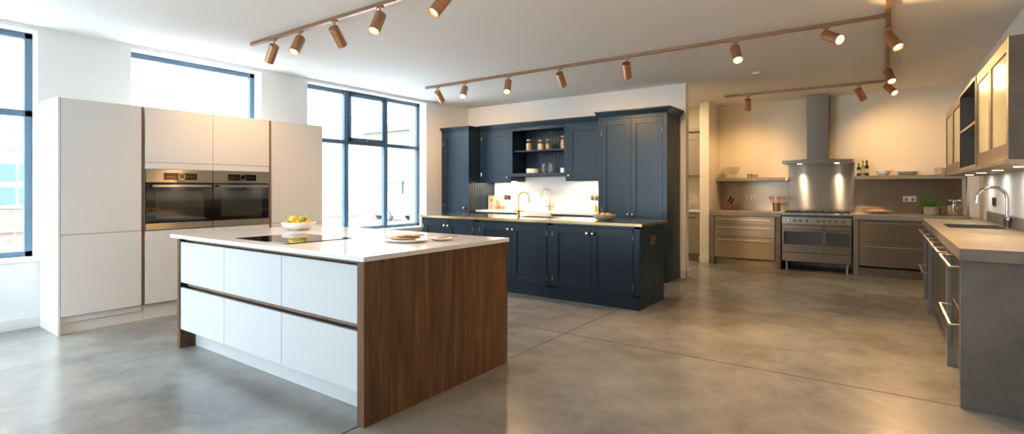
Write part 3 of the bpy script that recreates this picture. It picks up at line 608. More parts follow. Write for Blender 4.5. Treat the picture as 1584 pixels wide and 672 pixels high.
for k, (x, y, lb) in enumerate(((-5.575, 7.27, 'short amber glass jar in front of the pink box'), (-5.50, 7.30, 'short amber glass jar, middle of the three beside the boxes'), (-5.43, 7.31, 'short amber glass jar nearest the brass socket'))):
    jar('glass_jar', lb, 'jar', (x, y, .9155), .030, .095, 'pasta', .75, 'steel_lt', .01, gj)
mb = MB(); mb.lathe((-3.66, 7.33, .9155), [(0, 0), (.03, 0), (.032, .01), (.032, .07), (.012, .10), (.011, .13), (.014, .135), (0, .14)], 20)
single(mb, 'soap_bottle', 'oliveglass', 'small olive green bottle against the navy larder cabinet', 'bottle', (-3.66, 7.33, .9155), smooth=True)
# things on navy shelves
gs = 'storage jars on the upper navy shelf'
jar('storage_jar', 'glass jar of brown dry food, left on the upper navy shelf', 'jar', (-4.86, 7.26, 1.9185), .056, .165, 'grain', .85, 'steel_lt', .022, gs)
jar('storage_jar', 'glass jar with pale contents and clip lid, left of the middle pair of shelf jars', 'jar', (-4.625, 7.25, 1.9185), .052, .145, 'cream', .8, 'steel_lt', .02, gs)
jar('storage_jar', 'glass jar of green herbs, right of the middle pair on the upper navy shelf', 'jar', (-4.52, 7.31, 1.9185), .044, .165, 'pasta', .7, 'leaf', .02, gs)
jar('storage_jar', 'glass jar of amber pasta, right on the upper navy shelf', 'jar', (-4.19, 7.26, 1.9185), .058, .19, 'pasta', .85, 'wood', .022, gs)
gb = 'bowls stacked on the lower navy shelf'
for k in range(2):
    c = (-4.80, 7.28, 1.5375+k*.036)
    mb = MB(); mb.lathe(c, [(0, 0), (.09, 0), (.105, .006), (.11, .042), (.106, .042), (.10, .010), (0, .008)], 36)
    single(mb, 'stacked_bowl', 'porcelain', ('pale shallow bowl at the bottom of the stack on the lower navy shelf', 'pale shallow bowl on top of the stack on the lower navy shelf')[k], 'bowl', c, gb, smooth=True)
for k, (x, y, h_) in enumerate(((-4.585, 7.27, .16), (-4.50, 7.34, .17), (-4.43, 7.27, .155))):
    o = thing('cafetiere_glass', ('clear glass jug, left of three on the lower navy shelf', 'clear glass jug at the back middle on the lower navy shelf', 'clear glass jug, right of three on the lower navy shelf')[k], 'jug', (x, y, 1.5375), 'glass jugs on the lower navy shelf')
    mb = MB(); c = (x, y, 1.5375); mb.lathe(c, [(0, 0), (.035, 0), (.042, .01), (.044, h_*.5), (.034, h_*.8), (.040, h_), (.037, h_), (.031, h_*.8), (.041, h_*.5), (.039, .012), (0, .008)], 28); mb.build('jug_body', 'jarglass', o, smooth=True)
    mb = MB(); mb.tube([(x+.038, y, 1.5375+h_*.85), (x+.066, y-.01, 1.5375+h_*.8), (x+.068, y-.01, 1.5375+h_*.4), (x+.043, y, 1.5375+h_*.3)], .005, 10); mb.build('handle', 'glass', o, smooth=True)
mb = MB(); mb.lathe((-4.19, 7.27, 1.5375), [(0, 0), (.058, 0), (.062, .005), (.062, .078), (.057, .078), (.056, .01), (0, .008)], 32)
single(mb, 'white_canister', 'porcelain', 'straight white pot at the right of the lower navy shelf', 'pot', (-4.19, 7.27, 1.5375), smooth=True)
# ================================================================= RANGE ALCOVE
YFt = 9.22; frg = Face('-Y', YFt+.02)
lc = thing('drawer_cabinet', 'steel three drawer unit in a concrete surround left of the cooker', 'cabinet', (-1.9, 9.6, 0))
for a, b_ in ((-2.455, -2.375), (-1.435, -1.358)): mb = MB(); mb.box(a, b_, YFt, YR-.003, 0, .828); mb.build('side_panel', 'concrete_warm', lc, .003)
mb = MB(); mb.box(-2.374, -1.436, YFt+.045, YR-.02, .12, .826); mb.build('carcass', 'black', lc)  # carcass blackened so shade in the drawer gaps is in its colour
for z0, z1, hz in ((.695, .822, .77), (.484, .688, .638), (.130, .477, .43)):
    mb = MB(); frg.box(mb, -2.368, -1.442, 0, .022, z0, z1); q = mb.build('drawer', 'steel', lc, .002)
    bar_handle(q, Face('-Y', YFt-.002), -2.31, -1.50, hz)
mb = MB(); frg.box(mb, -2.374, -1.436, -.05, -.035, 0, .126); mb.build('plinth', 'steel', lc)
mb = MB(); mb.box(-2.458, -1.352, YFt-.01, YR-.003, .829, .905); single(mb, 'concrete_worktop', 'concrete_lt', 'concrete worktop left of the range cooker under the knife block', 'worktop', (-1.9, 9.6, .829), bev=.003)
rc = thing('drawer_cabinet', 'steel two drawer unit in a concrete surround right of the cooker', 'cabinet', (.25, 9.6, 0))
for a, b_ in ((-.392, -.325), (.86, .925)): mb = MB(); mb.box(a, b_, YFt, YR-.003, 0, .828); mb.build('side_panel', 'concrete_warm', rc, .003)
mb = MB(); mb.box(-.324, .859, YFt+.045, YR-.02, .12, .826); mb.build('carcass', 'black', rc)  # black here too, painting in the shade of the drawer gaps
for z0, z1, hz in ((.503, .822, .785), (.150, .499, .44)):
    mb = MB(); frg.box(mb, -.319, .854, 0, .022, z0, z1); q = mb.build('drawer', 'steel', rc, .002)
    bar_handle(q, Face('-Y', YFt-.002), -.25, .78, hz)
mb = MB(); frg.box(mb, -.324, .859, -.04, -.025, 0, .146); mb.build('plinth', 'steel', rc)
mb = MB(); mb.box(-.398, .932, YFt-.01, YR-.003, .829, .905); single(mb, 'concrete_worktop', 'concrete_lt', 'concrete worktop right of the range cooker under the plant', 'worktop', (.25, 9.6, .829), bev=.003)
# range cooker
rk = thing('range_cooker', 'wide stainless steel range cooker with two oven doors and nine knobs', 'cooker', (-.87, 9.5, 0)); X0, X1 = -1.338, -.408
fr = Face('-Y', YFt)
mb = MB(); mb.box(X0, X1, YFt+.002, 9.88, .145, .875); mb.build('cooker_body', 'black', rk)
mb = MB(); mb.box(X0-.004, X1+.004, YFt-.012, 9.90, .875, .898); mb.build('hob_top', 'steel_lt', rk, .003)
mb = MB(); mb.box(X0, X1, 9.88, 9.91, .89, .955); mb.build('rear_upstand', 'steel', rk, .002)
mb = MB()
for k in range(4):
    a = X0+.03+k*.219; b2 = a+.205
    for y in (YFt+.05, YFt+.30, YFt+.56): mb.box(a, b2, y, y+.012, .905, .925)
    for x in (a, (a+b2)/2-.006, b2-.012): mb.box(x, x+.012, YFt+.05, YFt+.572, .905, .925)
    for y in (YFt+.05, YFt+.56):
        for x in (a, b2-.012): mb.box(x, x+.012, y, y+.012, .898, .907)
mb.build('pan_support', 'black', rk)
mb = MB()
for k in range(4):
    for y in (YFt+.17, YFt+.44):
        mb.lathe((X0+.03+k*.219+.1, y, .898), [(0, 0), (.042, 0), (.042, .010), (.03, .016), (0, .016)], 20)
mb.build('burner', 'black', rk, smooth=True)
mb = MB(); fr.box(mb, X0, X1, 0, .020, .732, .838); cp = mb.build('control_panel', 'steel_lt', rk, .003)
for k, x in enumerate((-1.243, -1.160, -1.078, -.992, -.842, -.767, -.685, -.606, -.512)):
    mb = MB(); mb.cyl(fr.pt(x, .02, .785), fr.pt(x, .026, .785), .025, n=20); mb.cyl(fr.pt(x, .026, .785), fr.pt(x, .050, .785), .019, .017, n=20); fr.box(mb, x-.003, x+.003, .05, .054, .785, .803)
    kb = mb.build('knob', 'steel', cp, smooth=True)
    if k == 0:
        mb = MB(); mb.disc(fr.pt(x, .0545, .785), (0, -1, 0), .010); mb.build('clock_display', 'greenled', cp)
for a, b_ in ((X0+.004, -.766), (-.762, X1-.004)):
    mb = MB(); fr.box(mb, a, b_, 0, .024, .292, .726); dr = mb.build('oven_door', 'steel', rk, .003)
    mb = MB(); fr.box(mb, a+.02, b_-.02, .024, .0255, .408, .612); mb.build('door_window', 'innerglass', dr)
    mb = MB(); mb.cyl(fr.pt(a+.03, .06, .680), fr.pt(b_-.03, .06, .680), .010, n=14)
    for q in (a+.05, b_-.05): mb.cyl(fr.pt(q, .02, .680), fr.pt(q, .06, .680), .007, n=10)
    mb.build('handle', 'steel_lt', dr, smooth=True)
mb = MB(); fr.box(mb, X0+.004, X1-.004, 0, .022, .148, .284); dw = mb.build('storage_drawer', 'steel', rk, .003)
mb = MB(); fr.box(mb, -.90, -.86, .022, .023, .212, .218); mb.build('badge', 'black', dw)
for x in (X0+.06, X1-.06):
    for y in (YFt+.05, 9.80):
        mb = MB(); mb.cyl((x, y, 0), (x, y, .146), .018, n=16); mb.build('leg', 'steel_lt', rk, smooth=True)
# splashbacks, shelves, hood
mb = MB(); mb.box(-1.345, -.402, YR-.014, YR-.002, .905, 1.70); single(mb, 'steel_splashback', 'steel_mid', 'tall stainless splashback between cooker and extractor hood', 'splashback', (-.87, YR, .905))
mb = MB(); mb.box(-2.455, -1.349, YR-.012, YR-.002, .906, 1.415); single(mb, 'steel_splashback', 'steel_mid', 'stainless splashback under the left concrete shelf', 'splashback', (-1.9, YR, .906))
mb = MB(); mb.box(-.398, .90, YR-.012, YR-.002, .906, 1.425); single(mb, 'steel_splashback', 'steel_mid', 'stainless splashback under the right concrete shelf', 'splashback', (.25, YR, .906))
mb = MB(); mb.box(-2.47, -1.352, 9.70, YR-.002, 1.416, 1.472); single(mb, 'wall_shelf', 'concrete_lt', 'concrete wall shelf left of the hood with glassware', 'shelf', (-1.9, 9.83, 1.416), bev=.003)
mb = MB(); mb.box(-.400, .905, 9.70, YR-.002, 1.428, 1.486); single(mb, 'wall_shelf', 'concrete_lt', 'concrete wall shelf right of the hood with bottles and plates', 'shelf', (.25, 9.83, 1.428), bev=.003)
hd = thing('extractor_hood', 'stainless chimney hood over the range cooker', 'hood', (-.9, 9.75, 1.69))
mb = MB(); mb.box(-1.378, -.405, 9.50, YR-.016, 1.692, 1.742); mb.build('canopy', 'steel_mid', hd, .003)
mb = MB(); mb.hull8([(-1.30, 9.56, 1.742), (-.48, 9.56, 1.742), (-.48, YR-.016, 1.742), (-1.30, YR-.016, 1.742)], [(-1.05, 9.66, 1.765), (-.74, 9.66, 1.765), (-.74, YR-.016, 1.765), (-1.05, YR-.016, 1.765)]); mb.build('canopy_top', 'steel', hd)
mb = MB(); mb.box(-1.042, -.745, 9.66, YR-.016, 1.765, 2.33); mb.box(-1.048, -.739, 9.654, YR-.016, 2.33, 2.797); mb.build('chimney', 'steel_mid', hd, .001)
for x in (-1.15, -.63):
    mb = MB(); mb.cyl((x, 9.72, 1.692), (x, 9.72, 1.688), .035, n=20); mb.build('hood_lamp', 'led', hd)
    d = bpy.data.lights.new('hood_light', 'SPOT'); d.energy = 20; d.color = (1, .8, .52); d.spot_size = 1.9; d.spot_blend = .5; d.shadow_soft_size = .02
    o = bpy.data.objects.new('hood_light', d); COL.objects.link(o); o.parent = hd; o.location = Vector((x, 9.80, 1.68))-WLOC[hd.name]; o.rotation_euler = (math.radians(-8), 0, 0)
fsr = Face('-Y', YR-.012)
socket('wall_socket', 'steel double socket between knife block and utensil pot', fsr, -2.005, -1.855, 1.08, 1.165, 'steel_lt', 'steel')
socket('wall_socket', 'white double socket on the steel splashback left of the green plant', fsr, .215, .375, 1.085, 1.170, 'porcelain', 'steel')
# left shelf things
o = thing('glass_jar', 'clear lidded glass jar at the left end of the left concrete shelf', 'jar', (-2.36, 9.83, 1.4725))
c = (-2.36, 9.83, 1.4725)
mb = MB(); mb.lathe(c, [(0, 0), (.05, 0), (.054, .008), (.054, .16), (.050, .165), (.050, .008), (0, .006)], 28); mb.build('jar_glass', 'jarglass', o, smooth=True)
mb = MB(); mb.lathe(c, [(0, .166), (.055, .166), (.055, .172), (.012, .178), (.012, .19), (.018, .20), (0, .206)], 28); mb.build('jar_lid', 'glass', o, smooth=True)
c = (-2.20, 9.80, 1.4725)
mb = MB(); mb.lathe(c, [(0, 0), (.05, 0), (.05, .006), (.012, .014), (.010, .055), (.02, .065), (.07, .085), (.10, .13), (.112, .20), (.109, .20), (.096, .132), (.066, .09), (.0, .075)], 36)
single(mb, 'glass_trifle_bowl', 'jarglass', 'footed clear glass bowl on the left concrete shelf', 'bowl', c, smooth=True)
sr = thing('spice_rack', 'low dark wooden rack on the left concrete shelf', 'rack', (-1.87, 9.80, 1.4725))
mb = MB(); mb.box(-1.965, -1.78, 9.765, 9.835, 1.4727, 1.480); mb.box(-1.965, -1.955, 9.765, 9.835, 1.48, 1.53); mb.box(-1.90, -1.89, 9.765, 9.835, 1.48, 1.53); mb.box(-1.965, -1.89, 9.765, 9.835, 1.53, 1.538); mb.build('rack_frame', 'wood_dk', sr, .001)
gp = 'spice jars in the low wooden rack'
for k, x in enumerate((-1.928, -1.865, -1.835, -1.805)):
    jar('spice_jar', ('small spice jar under the arch of the wooden rack', 'small dark spice jar, first of three upright jars in the rack', 'small dark spice jar, middle of three upright jars in the rack', 'small dark spice jar, right end of the rack')[k], 'jar', (x, 9.80, 1.4805), .011, .036, 'wood_dk', .9, 'black', .008, gp)
# left counter things
kb_ = thing('knife_block', 'slanted wooden knife block with black handled knives', 'knife block', (-2.24, 9.62, .905))
mb = MB(); ca = math.radians(25)
P = [(-.10, 0), (.07, 0), (.085, .10), (-.005, .17)]
mb.hull8([(-2.25+a, 9.56, .9055+z) for a, z in P], [(-2.25+a, 9.67, .9055+z) for a, z in P]); mb.build('block', 'wood_dk', kb_, .003)
for i in range(3):
    for j in range(2):
        y = 9.583+i*.030; s = .25+.45*j; a = -.005+.09*s; z = .17-.07*s; ux, uz = .62, .78
        mb = MB(); p0 = Vector((-2.25+a, y, .9055+z)); d_ = Vector((ux, 0, uz)).normalized() if False else Vector((.42, 0, .9)).normalized()
        mb.tube([p0-d_*.01, p0+d_*.03, p0+d_*.095, p0+d_*.10], [.008, .009, .010, .006], 8); mb.build('knife_handle', 'black', kb_, smooth=True)
ut = (-1.47, 9.60, .9055)
mb = MB(); mb.lathe(ut, [(0, 0), (.055, 0), (.058, .004), (.058, .145), (.054, .145), (.054, .008), (0, .006)], 32)
single(mb, 'utensil_pot', 'steel', 'round steel pot holding wooden spoons left of the cooker', 'pot', ut, smooth=True)
gu = 'wooden spoons in the steel pot'
for k, (ax, ay, lab) in enumerate(((-.55, .1, 'leaning furthest left'), (-.28, -.25, 'leaning slightly left at the front'), (.05, .3, 'standing almost upright in the middle'), (.30, -.2, 'leaning slightly right at the front'), (.62, .1, 'leaning furthest right'))):
    d_ = Vector((ax, ay, 1.6)).normalized(); p0 = Vector(ut)+Vector(((k-2)*.016, ay*.08, .012)); Ls = .205
    mb = MB(); mb.tube([p0, p0+d_*Ls*.6, p0+d_*Ls], [.005, .005, .006], 8); mb.ball(p0+d_*(Ls+.022), .030, (.75, .25, 1.0), 2)
    single(mb, 'wooden_spoon', 'wood', 'wooden spoon in the steel pot, '+lab, 'spoon', tuple(p0), gu, smooth=True)
# right shelf things
def bottle(name, label, c, r, h, m, group=None):
    o = thing(name, label, 'bottle', c, group)
    mb = MB(); mb.lathe(c, [(0, 0), (r*.95, 0), (r, .006), (r, h*.58), (r*.8, h*.66), (r*.36, h*.74), (r*.34, h*.93), (0, h*.93)], 24); mb.build('bottle_glass', m, o, smooth=True)
    mb = MB(); mb.lathe((c[0], c[1], c[2]), [(0, h*.93), (r*.42, h*.93), (r*.42, h), (0, h)], 16); mb.build('bottle_cap', 'black', o, smooth=True)
    mb = MB(); mb.lathe(c, [(r*1.01, h*.18), (r*1.02, h*.19), (r*1.02, h*.45), (r*1.01, h*.46)], 24); mb.build('bottle_label', 'labelp', o, smooth=True)
go = 'oil bottles on the right concrete shelf'
bottle('oil_bottle', 'short dark bottle at the left of the oil bottles', (-.345, 9.82, 1.4865), .026, .20, 'darkglass', go)
bottle('oil_bottle', 'yellow green oil bottle between the two dark bottles', (-.292, 9.86, 1.4865), .026, .235, 'oliveglass', go)
bottle('oil_bottle', 'taller dark bottle at the right of the oil bottles', (-.238, 9.80, 1.4865), .028, .235, 'darkglass', go)
bowl('white_bowl', 'porcelain', 'white bowl on the right concrete shelf between bottles and plates', 'bowl', (-.03, 9.82, 1.4865), .092, .072, .55)
for k in range(4):
    c = (.265, 9.83, 1.4865+k*.013); mb = MB(); mb.lathe(c, [(0, 0), (.075, 0), (.125, .012), (.128, .016), (.122, .016), (.075, .006), (0, .006)], 40)
    single(mb, 'dinner_plate', 'porcelain', ('pale dinner plate, bottom of the stack on the right shelf', 'pale dinner plate, second from the bottom of the shelf stack', 'pale dinner plate, second from the top of the shelf stack', 'pale dinner plate, top of the stack on the right shelf')[k], 'plate', c, 'plates stacked on the right shelf', smooth=True)
o = thing('storage_pot', 'pale copper lidded pot at the right end of the right shelf', 'pot', (.66, 9.82, 1.4865)); c = (.66, 9.82, 1.4865)
mb = MB(); mb.lathe(c, [(0, 0), (.075, 0), (.08, .005), (.08, .085), (0, .085)], 36); mb.build('pot_body', 'pinkpot', o, smooth=True)
mb = MB(); mb.lathe(c, [(0, .0855), (.084, .0855), (.084, .098), (.01, .102), (.01, .11), (.014, .115), (0, .118)], 36); mb.build('pot_lid', 'pinkpot', o, smooth=True)
# right counter things
c = (-.10, 9.62, .9055)
mb = MB(); mb.box(-.30, -.03, 9.80, 9.825, .906, .99)
bb = single(mb, 'chopping_board', 'wood', 'pale chopping board lying against the right steel splashback', 'board', (-.16, 9.81, .906), bev=.004)
mb = MB(); mb.lathe((-.08, 9.60, .9055), [(0, 0), (.09, 0), (.16, .022), (.175, .045), (.170, .046), (.155, .027), (.09, .008), (0, .007)], 40, 1.1, .7)
single(mb, 'serving_dish', 'stone', 'oval grey serving dish on the right concrete worktop', 'dish', (-.08, 9.60, .9055), smooth=True)
mb = MB(); mb.ball((-.09, 9.60, .945), .09, (1.3, .5, .28), 3); single(mb, 'bread_loaf', 'bread', 'flat loaf lying in the oval grey serving dish', 'bread', (-.09, 9.60, .93), smooth=True)
pp = (.535, 9.60, .9055)
pl = thing('potted_plant', 'bushy green herb in a pale square-sided pot on the right worktop', 'plant', pp)
mb = MB(); mb.lathe(pp, [(0, 0), (.078, 0), (.086, .006), (.092, .115), (.086, .115), (.08, .10), (0, .10)], 32); mb.build('pot', 'stone', pl, smooth=True)
mb = MB(); random.seed(3)
for k in range(230):
    a = random.uniform(0, 2*math.pi); rr = .13*math.sqrt(random.random()); zz = .12+random.uniform(0, .15)*(1-.5*rr/.13)+.01
    p = Vector(pp)+Vector((math.cos(a)*rr, math.sin(a)*rr, zz)); d_ = Vector((math.cos(a)+random.uniform(-.6,.6), math.sin(a)+random.uniform(-.6,.6), random.uniform(-.2,.8))).normalized()
    sd = d_.cross(Vector((random.uniform(-.3,.3), random.uniform(-.3,.3), 1))).normalized(); nn = sd.cross(d_); l_ = random.uniform(.022, .038); w_ = l_*.36
    q = [p, p+d_*l_*.4+sd*w_+nn*.002, p+d_*l_*.8+sd*w_*.6, p+d_*l_-nn*.004, p+d_*l_*.8-sd*w_*.6, p+d_*l_*.4-sd*w_+nn*.002, p+d_*l_*.5-nn*.003]
    v = [mb.bm.verts.new(x) for x in q]
    for f in ((0,1,6), (1,2,6), (2,3,6), (3,4,6), (4,5,6), (5,0,6)): mb.bm.faces.new([v[i] for i in f])
fo_ = mb.build('foliage', 'leaf', pl, smooth=True)
mb = MB()
for k in range(16):
    a = random.uniform(0, 6.28); r1, r2 = random.uniform(0, .05), random.uniform(.03, .11)
    mb.tube([Vector(pp)+Vector((math.cos(a)*r1, math.sin(a)*r1, .098)), Vector(pp)+Vector((math.cos(a)*r2, math.sin(a)*r2, .20))], .002, 5)
mb.build('stems', 'leaf', pl)
mb = MB(); mb.lathe((.655, 9.72, .9055), [(0, 0), (.052, 0), (.055, .005), (.055, .125), (.050, .125), (.050, .01), (0, .008)], 28)
single(mb, 'grey_pot', 'stone', 'small grey stoneware pot between the plant and the big glass jar', 'pot', (.655, 9.72, .9055), smooth=True)
jar('storage_jar', 'big glass jar of brown pasta at the right end of the worktop', 'jar', (.785, 9.58, .9055), .088, .205, 'pasta', .78, 'glass', .02, None, .72)
# ================================================================= PASSAGE CABINETS
fp = Face('-Y', 9.42)
pc_ = thing('base_cabinet', 'taupe shaker base cabinet seen through the doorway', 'cabinet', (-3.1, 9.7, 0))
mb = MB(); mb.box(-3.55, -2.65, 9.425, YR-.004, .12, .87); mb.box(-3.55, -2.65, 9.47, YR-.004, 0, .12); mb.build('carcass', 'taupe', pc_)
shaker(pc_, fp, -3.548, -3.101, .125, .865, 'taupe'); shaker(pc_, fp, -3.099, -2.652, .125, .865, 'taupe')
mb = MB(); mb.box(-3.56, -2.65, 9.385, YR-.004, .871, .90); single(mb, 'pale_worktop', 'quartz', 'pale worktop on the taupe cabinet in the passage', 'worktop', (-3.1, 9.7, .871))
pw = thing('wall_cabinet', 'taupe shaker wall cabinet seen through the doorway', 'cabinet', (-3.1, 9.8, 1.5))
mb = MB(); mb.box(-3.55, -2.65, 9.45, YR-.004, 1.50, 2.30); mb.build('carcass', 'taupe', pw)
fp2 = Face('-Y', 9.445)
shaker(pw, fp2, -3.548, -3.101, 1.52, 2.25, 'taupe'); shaker(pw, fp2, -3.099, -2.652, 1.52, 2.25, 'taupe')
mb = MB(); mb.box(-3.56, -2.645, 9.40, YR-.004, 2.30, 2.36); mb.build('cornice', 'taupe', pw, .003)
d_ = bpy.data.lights.new('passage_fill', 'AREA'); d_.shape = 'DISK'; d_.size = .12; d_.energy = 28; d_.color = (1, .74, .46); o = bpy.data.objects.new('passage_fill', d_); COL.objects.link(o); o.location = (-3.3, 8.6, 2.79)  # added fill light with no fixture, brightens the passage
# ================================================================= RIGHT CONCRETE RUN
XC = .36; fc = Face('-X', XC+.025)
mb = MB(); mb.box(XC-.005, XR-.002, 4.0, 4.055, 0, .864)
single(mb, 'end_panel_slab', 'concrete', 'tall grey concrete end slab nearest the camera on the right', 'end panel', (.65, 4.03, 0), bev=.003)
wk = thing('concrete_worktop', 'grey concrete worktop with inset sink on the right', 'worktop', (.65, 5.87, .865))
mb = MB()
for q in ((XC-.01, XR-.002, 3.985, 6.09), (XC-.01, XR-.002, 6.71, 7.77), (XC-.01, .46, 6.09, 6.71), (.86, XR-.002, 6.09, 6.71)): mb.box(*q, .866, .935)
mb.build('slab', 'concrete_top', wk)
mb = MB(); mb.box(XR-.03, XR-.002, 3.985, 7.77, .936, 1.035); single(mb, 'concrete_upstand', 'concrete_warm', 'low concrete upstand along the white wall behind the chrome tap', 'upstand', (XR, 5.87, .936), bev=.002)
mb = MB(); mb.box(.45, .87, 6.08, 6.72, .72, .73); mb.box(.45, .46, 6.08, 6.72, .72, .866); mb.box(.86, .87, 6.08, 6.72, .72, .866); mb.box(.45, .87, 6.08, 6.09, .72, .866); mb.box(.45, .87, 6.71, 6.72, .72, .866); mb.build('sink_basin', 'steel', wk)
def rpost(parent, y0, y1): mb = MB(); mb.box(XC, XC+.50, y0, y1, 0, .862); return mb.build('side_panel', 'concrete_warm', parent, .002)
def rdrawer(label, y0, y1, split, group=None):
    t = thing('drawer_cabinet', label, 'cabinet', (.65, (y0+y1)/2, 0))
    mb = MB(); mb.box(XC+.05, XR-.02, y0+.002, y1-.002, .12, .860); mb.build('carcass', 'black', t)  # black backing puts gap shade between the fronts into the colour
    for z0, z1 in split:
        mb = MB(); fc.box(mb, y0+.004, y1-.004, -.02, .0, z0, z1); q = mb.build('drawer', 'steel', t, .002); hz = z1-.045
        mb = MB(); f2 = Face('-X', XC+.025); f2.box(mb, y0+.05, y1-.05, .062, .076, hz-.006, hz+.006)
        for a in (y0+.06, y1-.06): f2.box(mb, a-.006, a+.006, 0, .065, hz-.005, hz+.005)
        mb.build('handle', 'steel_lt', q, .0015)
    mb = MB(); mb.box(XC+.07, XC+.085, y0, y1, 0, .12); mb.build('plinth', 'steel', t)
    return t
t1 = rdrawer('steel drawer unit between two posts at the near end of the concrete run', 4.057, 4.90, ((.13, .505), (.51, .855)))
rpost(t1, 4.902, 4.945)
md = thing('base_cabinet', 'steel four door cabinet below the sink in the concrete run', 'cabinet', (.65, 5.9, 0))
mb = MB(); mb.box(XC+.05, XR-.02, 4.948, 6.86, .12, .70); mb.build('carcass', 'black', md)  # black backing again, gap shade between the doors is painted
for k in range(4):
    a, b_ = 4.95+k*.4775, 4.95+(k+1)*.4775
    mb = MB(); fc.box(mb, a+.002, b_-.002, -.02, 0, .13, .855); q = mb.build('door', 'steel', md, .002)
    mb = MB(); fc.box(mb, a+.05, b_-.05, .062, .076, .804, .816)
    for s in (a+.06, b_-.06): fc.box(mb, s-.006, s+.006, 0, .065, .805, .815)
    mb.build('handle', 'steel_lt', q, .0015)
mb = MB(); mb.box(XC+.07, XC+.085, 4.948, 6.86, 0, .12); mb.build('plinth', 'steel', md)
t3 = rdrawer('steel drawer unit between two posts at the far end of the concrete run', 6.905, 7.70, ((.13, .445), (.45, .855)))
rpost(t3, 6.862, 6.903); rpost(t3, 7.702, 7.745)
tap('kitchen_tap', 'tall chrome swan neck tap behind the concrete sink', 'chrome', (.885, 6.38, .935), .375, .10, (-1, 0, 0), .013, drop=.05, levers=1)
fr2 = Face('-X', XR-.002)
socket('wall_socket', 'dark steel socket on the white wall right of the chrome tap arch', fr2, 7.36, 7.56, 1.10, 1.19, 'steel')
# wall cabinets on right
XW = .62; fg = Face('-X', XW+.02)
def glassdoor(parent, a0, a1, z0, z1):
    mb = MB(); s = .05
    for q in ((a0, a0+s, z0, z1), (a1-s, a1, z0, z1), (a0+s, a1-s, z0, z0+.10), (a0+s, a1-s, z1-.08, z1)): fg.box(mb, q[0], q[1], 0, .02, q[2], q[3])
    o = mb.build('door', 'steel', parent, .0015); mb = MB(); fg.box(mb, a0+s-.004, a1-s+.004, .006, .012, z0+.096, z1-.076); mb.build('glass_panel', 'frost', o); return o
ZB, ZU = 1.47, 2.235
def rwall(label, y0, y1, near=False):
    t = thing('wall_cabinet', label, 'cabinet', (.78, (y0+y1)/2, ZB))
    mb = MB(); mb.box(XW+.022, XR-.002, y0, y1, ZB, ZU); mb.build('carcass', 'concrete', t)
    m_ = (y0+y1)/2; glassdoor(t, y0+.002, m_-.0015, ZB+.002, ZU-.002); glassdoor(t, m_+.0015, y1-.002, ZB+.002, ZU-.002)
    return t
t = rwall('frosted glass double door wall cabinet nearest the camera on the right wall', 4.45, 5.84)
mb = MB(); mb.box(XW, XR-.002, 4.43, 4.448, ZB, ZU+.002); mb.build('end_panel', 'concrete', t, .002)
rwall('frosted glass double door wall cabinet at the far end of the right wall', 6.99, 8.55)
t = thing('open_shelf_unit', 'grey open shelf unit between the two frosted glass cabinets', 'shelf', (.78, 6.4, ZB))
mb = MB(); mb.box(XW, XR-.002, 5.843, 5.865, ZB, ZU); mb.box(XW, XR-.002, 6.965, 6.987, ZB, ZU); mb.box(XW, XR-.002, 5.865, 6.965, ZB, ZB+.022); mb.box(XW, XR-.002, 5.865, 6.965, ZU-.022, ZU); mb.box(XR-.014, XR-.002, 5.865, 6.965, ZB+.022, ZU-.022); mb.build('carcass', 'concrete', t)
mb = MB(); mb.box(XW+.005, XR-.014, 5.865, 6.965, 1.84, 1.862); mb.build('shelf_board', 'concrete_lt', t)
mb = MB()
fg0 = Face('-X', XW)
for q in ((5.843, 5.865, ZB, ZU), (6.965, 6.987, ZB, ZU), (5.865, 6.965, ZB, ZB+.022), (5.865, 6.965, ZU-.022, ZU), (5.865, 6.965, 1.84, 1.862)): fg0.box(mb, q[0], q[1], 0, .006, q[2], q[3])
mb.build('edge_trim', 'steel_lt', t)
mb = MB(); mb.box(.66, .72, 5.95, 6.06, 1.4925, 1.56)
for k in range(5): mb.box(.657, .66, 5.955+k*.02, 5.965+k*.02, 1.50, 1.555)
single(mb, 'ribbed_box', 'cream', 'small ribbed cream box on the bottom of the grey open shelf', 'box', (.69, 6.0, 1.4925))
lr = thing('light_shelf', 'thin stainless light shelf with round lamps under the right wall cabinets', 'light', (.75, 6.3, 1.445))
mb = MB(); mb.box(XW-.02, XR-.002, 4.43, 8.55, 1.438, 1.468); mb.build('shelf_body', 'steel_lt', lr, .002)
for y in (5.0, 5.9, 6.8, 7.7):
    mb = MB(); mb.cyl((.76, y, 1.438), (.76, y, 1.4355), .035, n=20); mb.build('lamp_lens', 'led', lr)
    area_light('shelf_lamp', lr, (.76, y, 1.434), .07, .07, 1.3, (1, .86, .66))
# ================================================================= TRACK LIGHTING
def track(label, x0, x1, y0, y1):
    mb = MB(); mb.box(x0, x1, y0, y1, 2.768, ZC-.001); return single(mb, 'lighting_track', 'track', label, 'lighting track', ((x0+x1)/2, (y0+y1)/2, 2.768), bev=.002)
track('copper lighting track above the white island', -5.36, -.6, 2.80, 2.838)
track('long copper lighting track above the navy kitchen', -5.56, .0, 5.53, 5.568)
track('copper lighting track running towards the cooker wall, joining the other two', .001, .039, 3.6, 9.0)
track('short copper lighting track in front of the extractor hood', -2.13, .0, 8.90, 8.938)
proto = thing('track_spotlight', 'x', 'spotlight', (0, 0, 0), 'copper track spotlights'); PV = Vector((0, 0, -.066))
mb = MB(); mb.box(-.032, .032, -.014, .014, -.016, 0); mb.cyl((0,0,-.016), (0,0,-.022), .012, n=14); mb.build('track_adapter', 'copper', proto, .002)
mb = MB(); mb.cyl((0,0,-.022), (0,0,-.070), .0055, n=12); mb.ball((0,0,-.070), .011, sub=2); mb.build('stem', 'copper', proto, smooth=True)
mb = MB(); R_ = .046
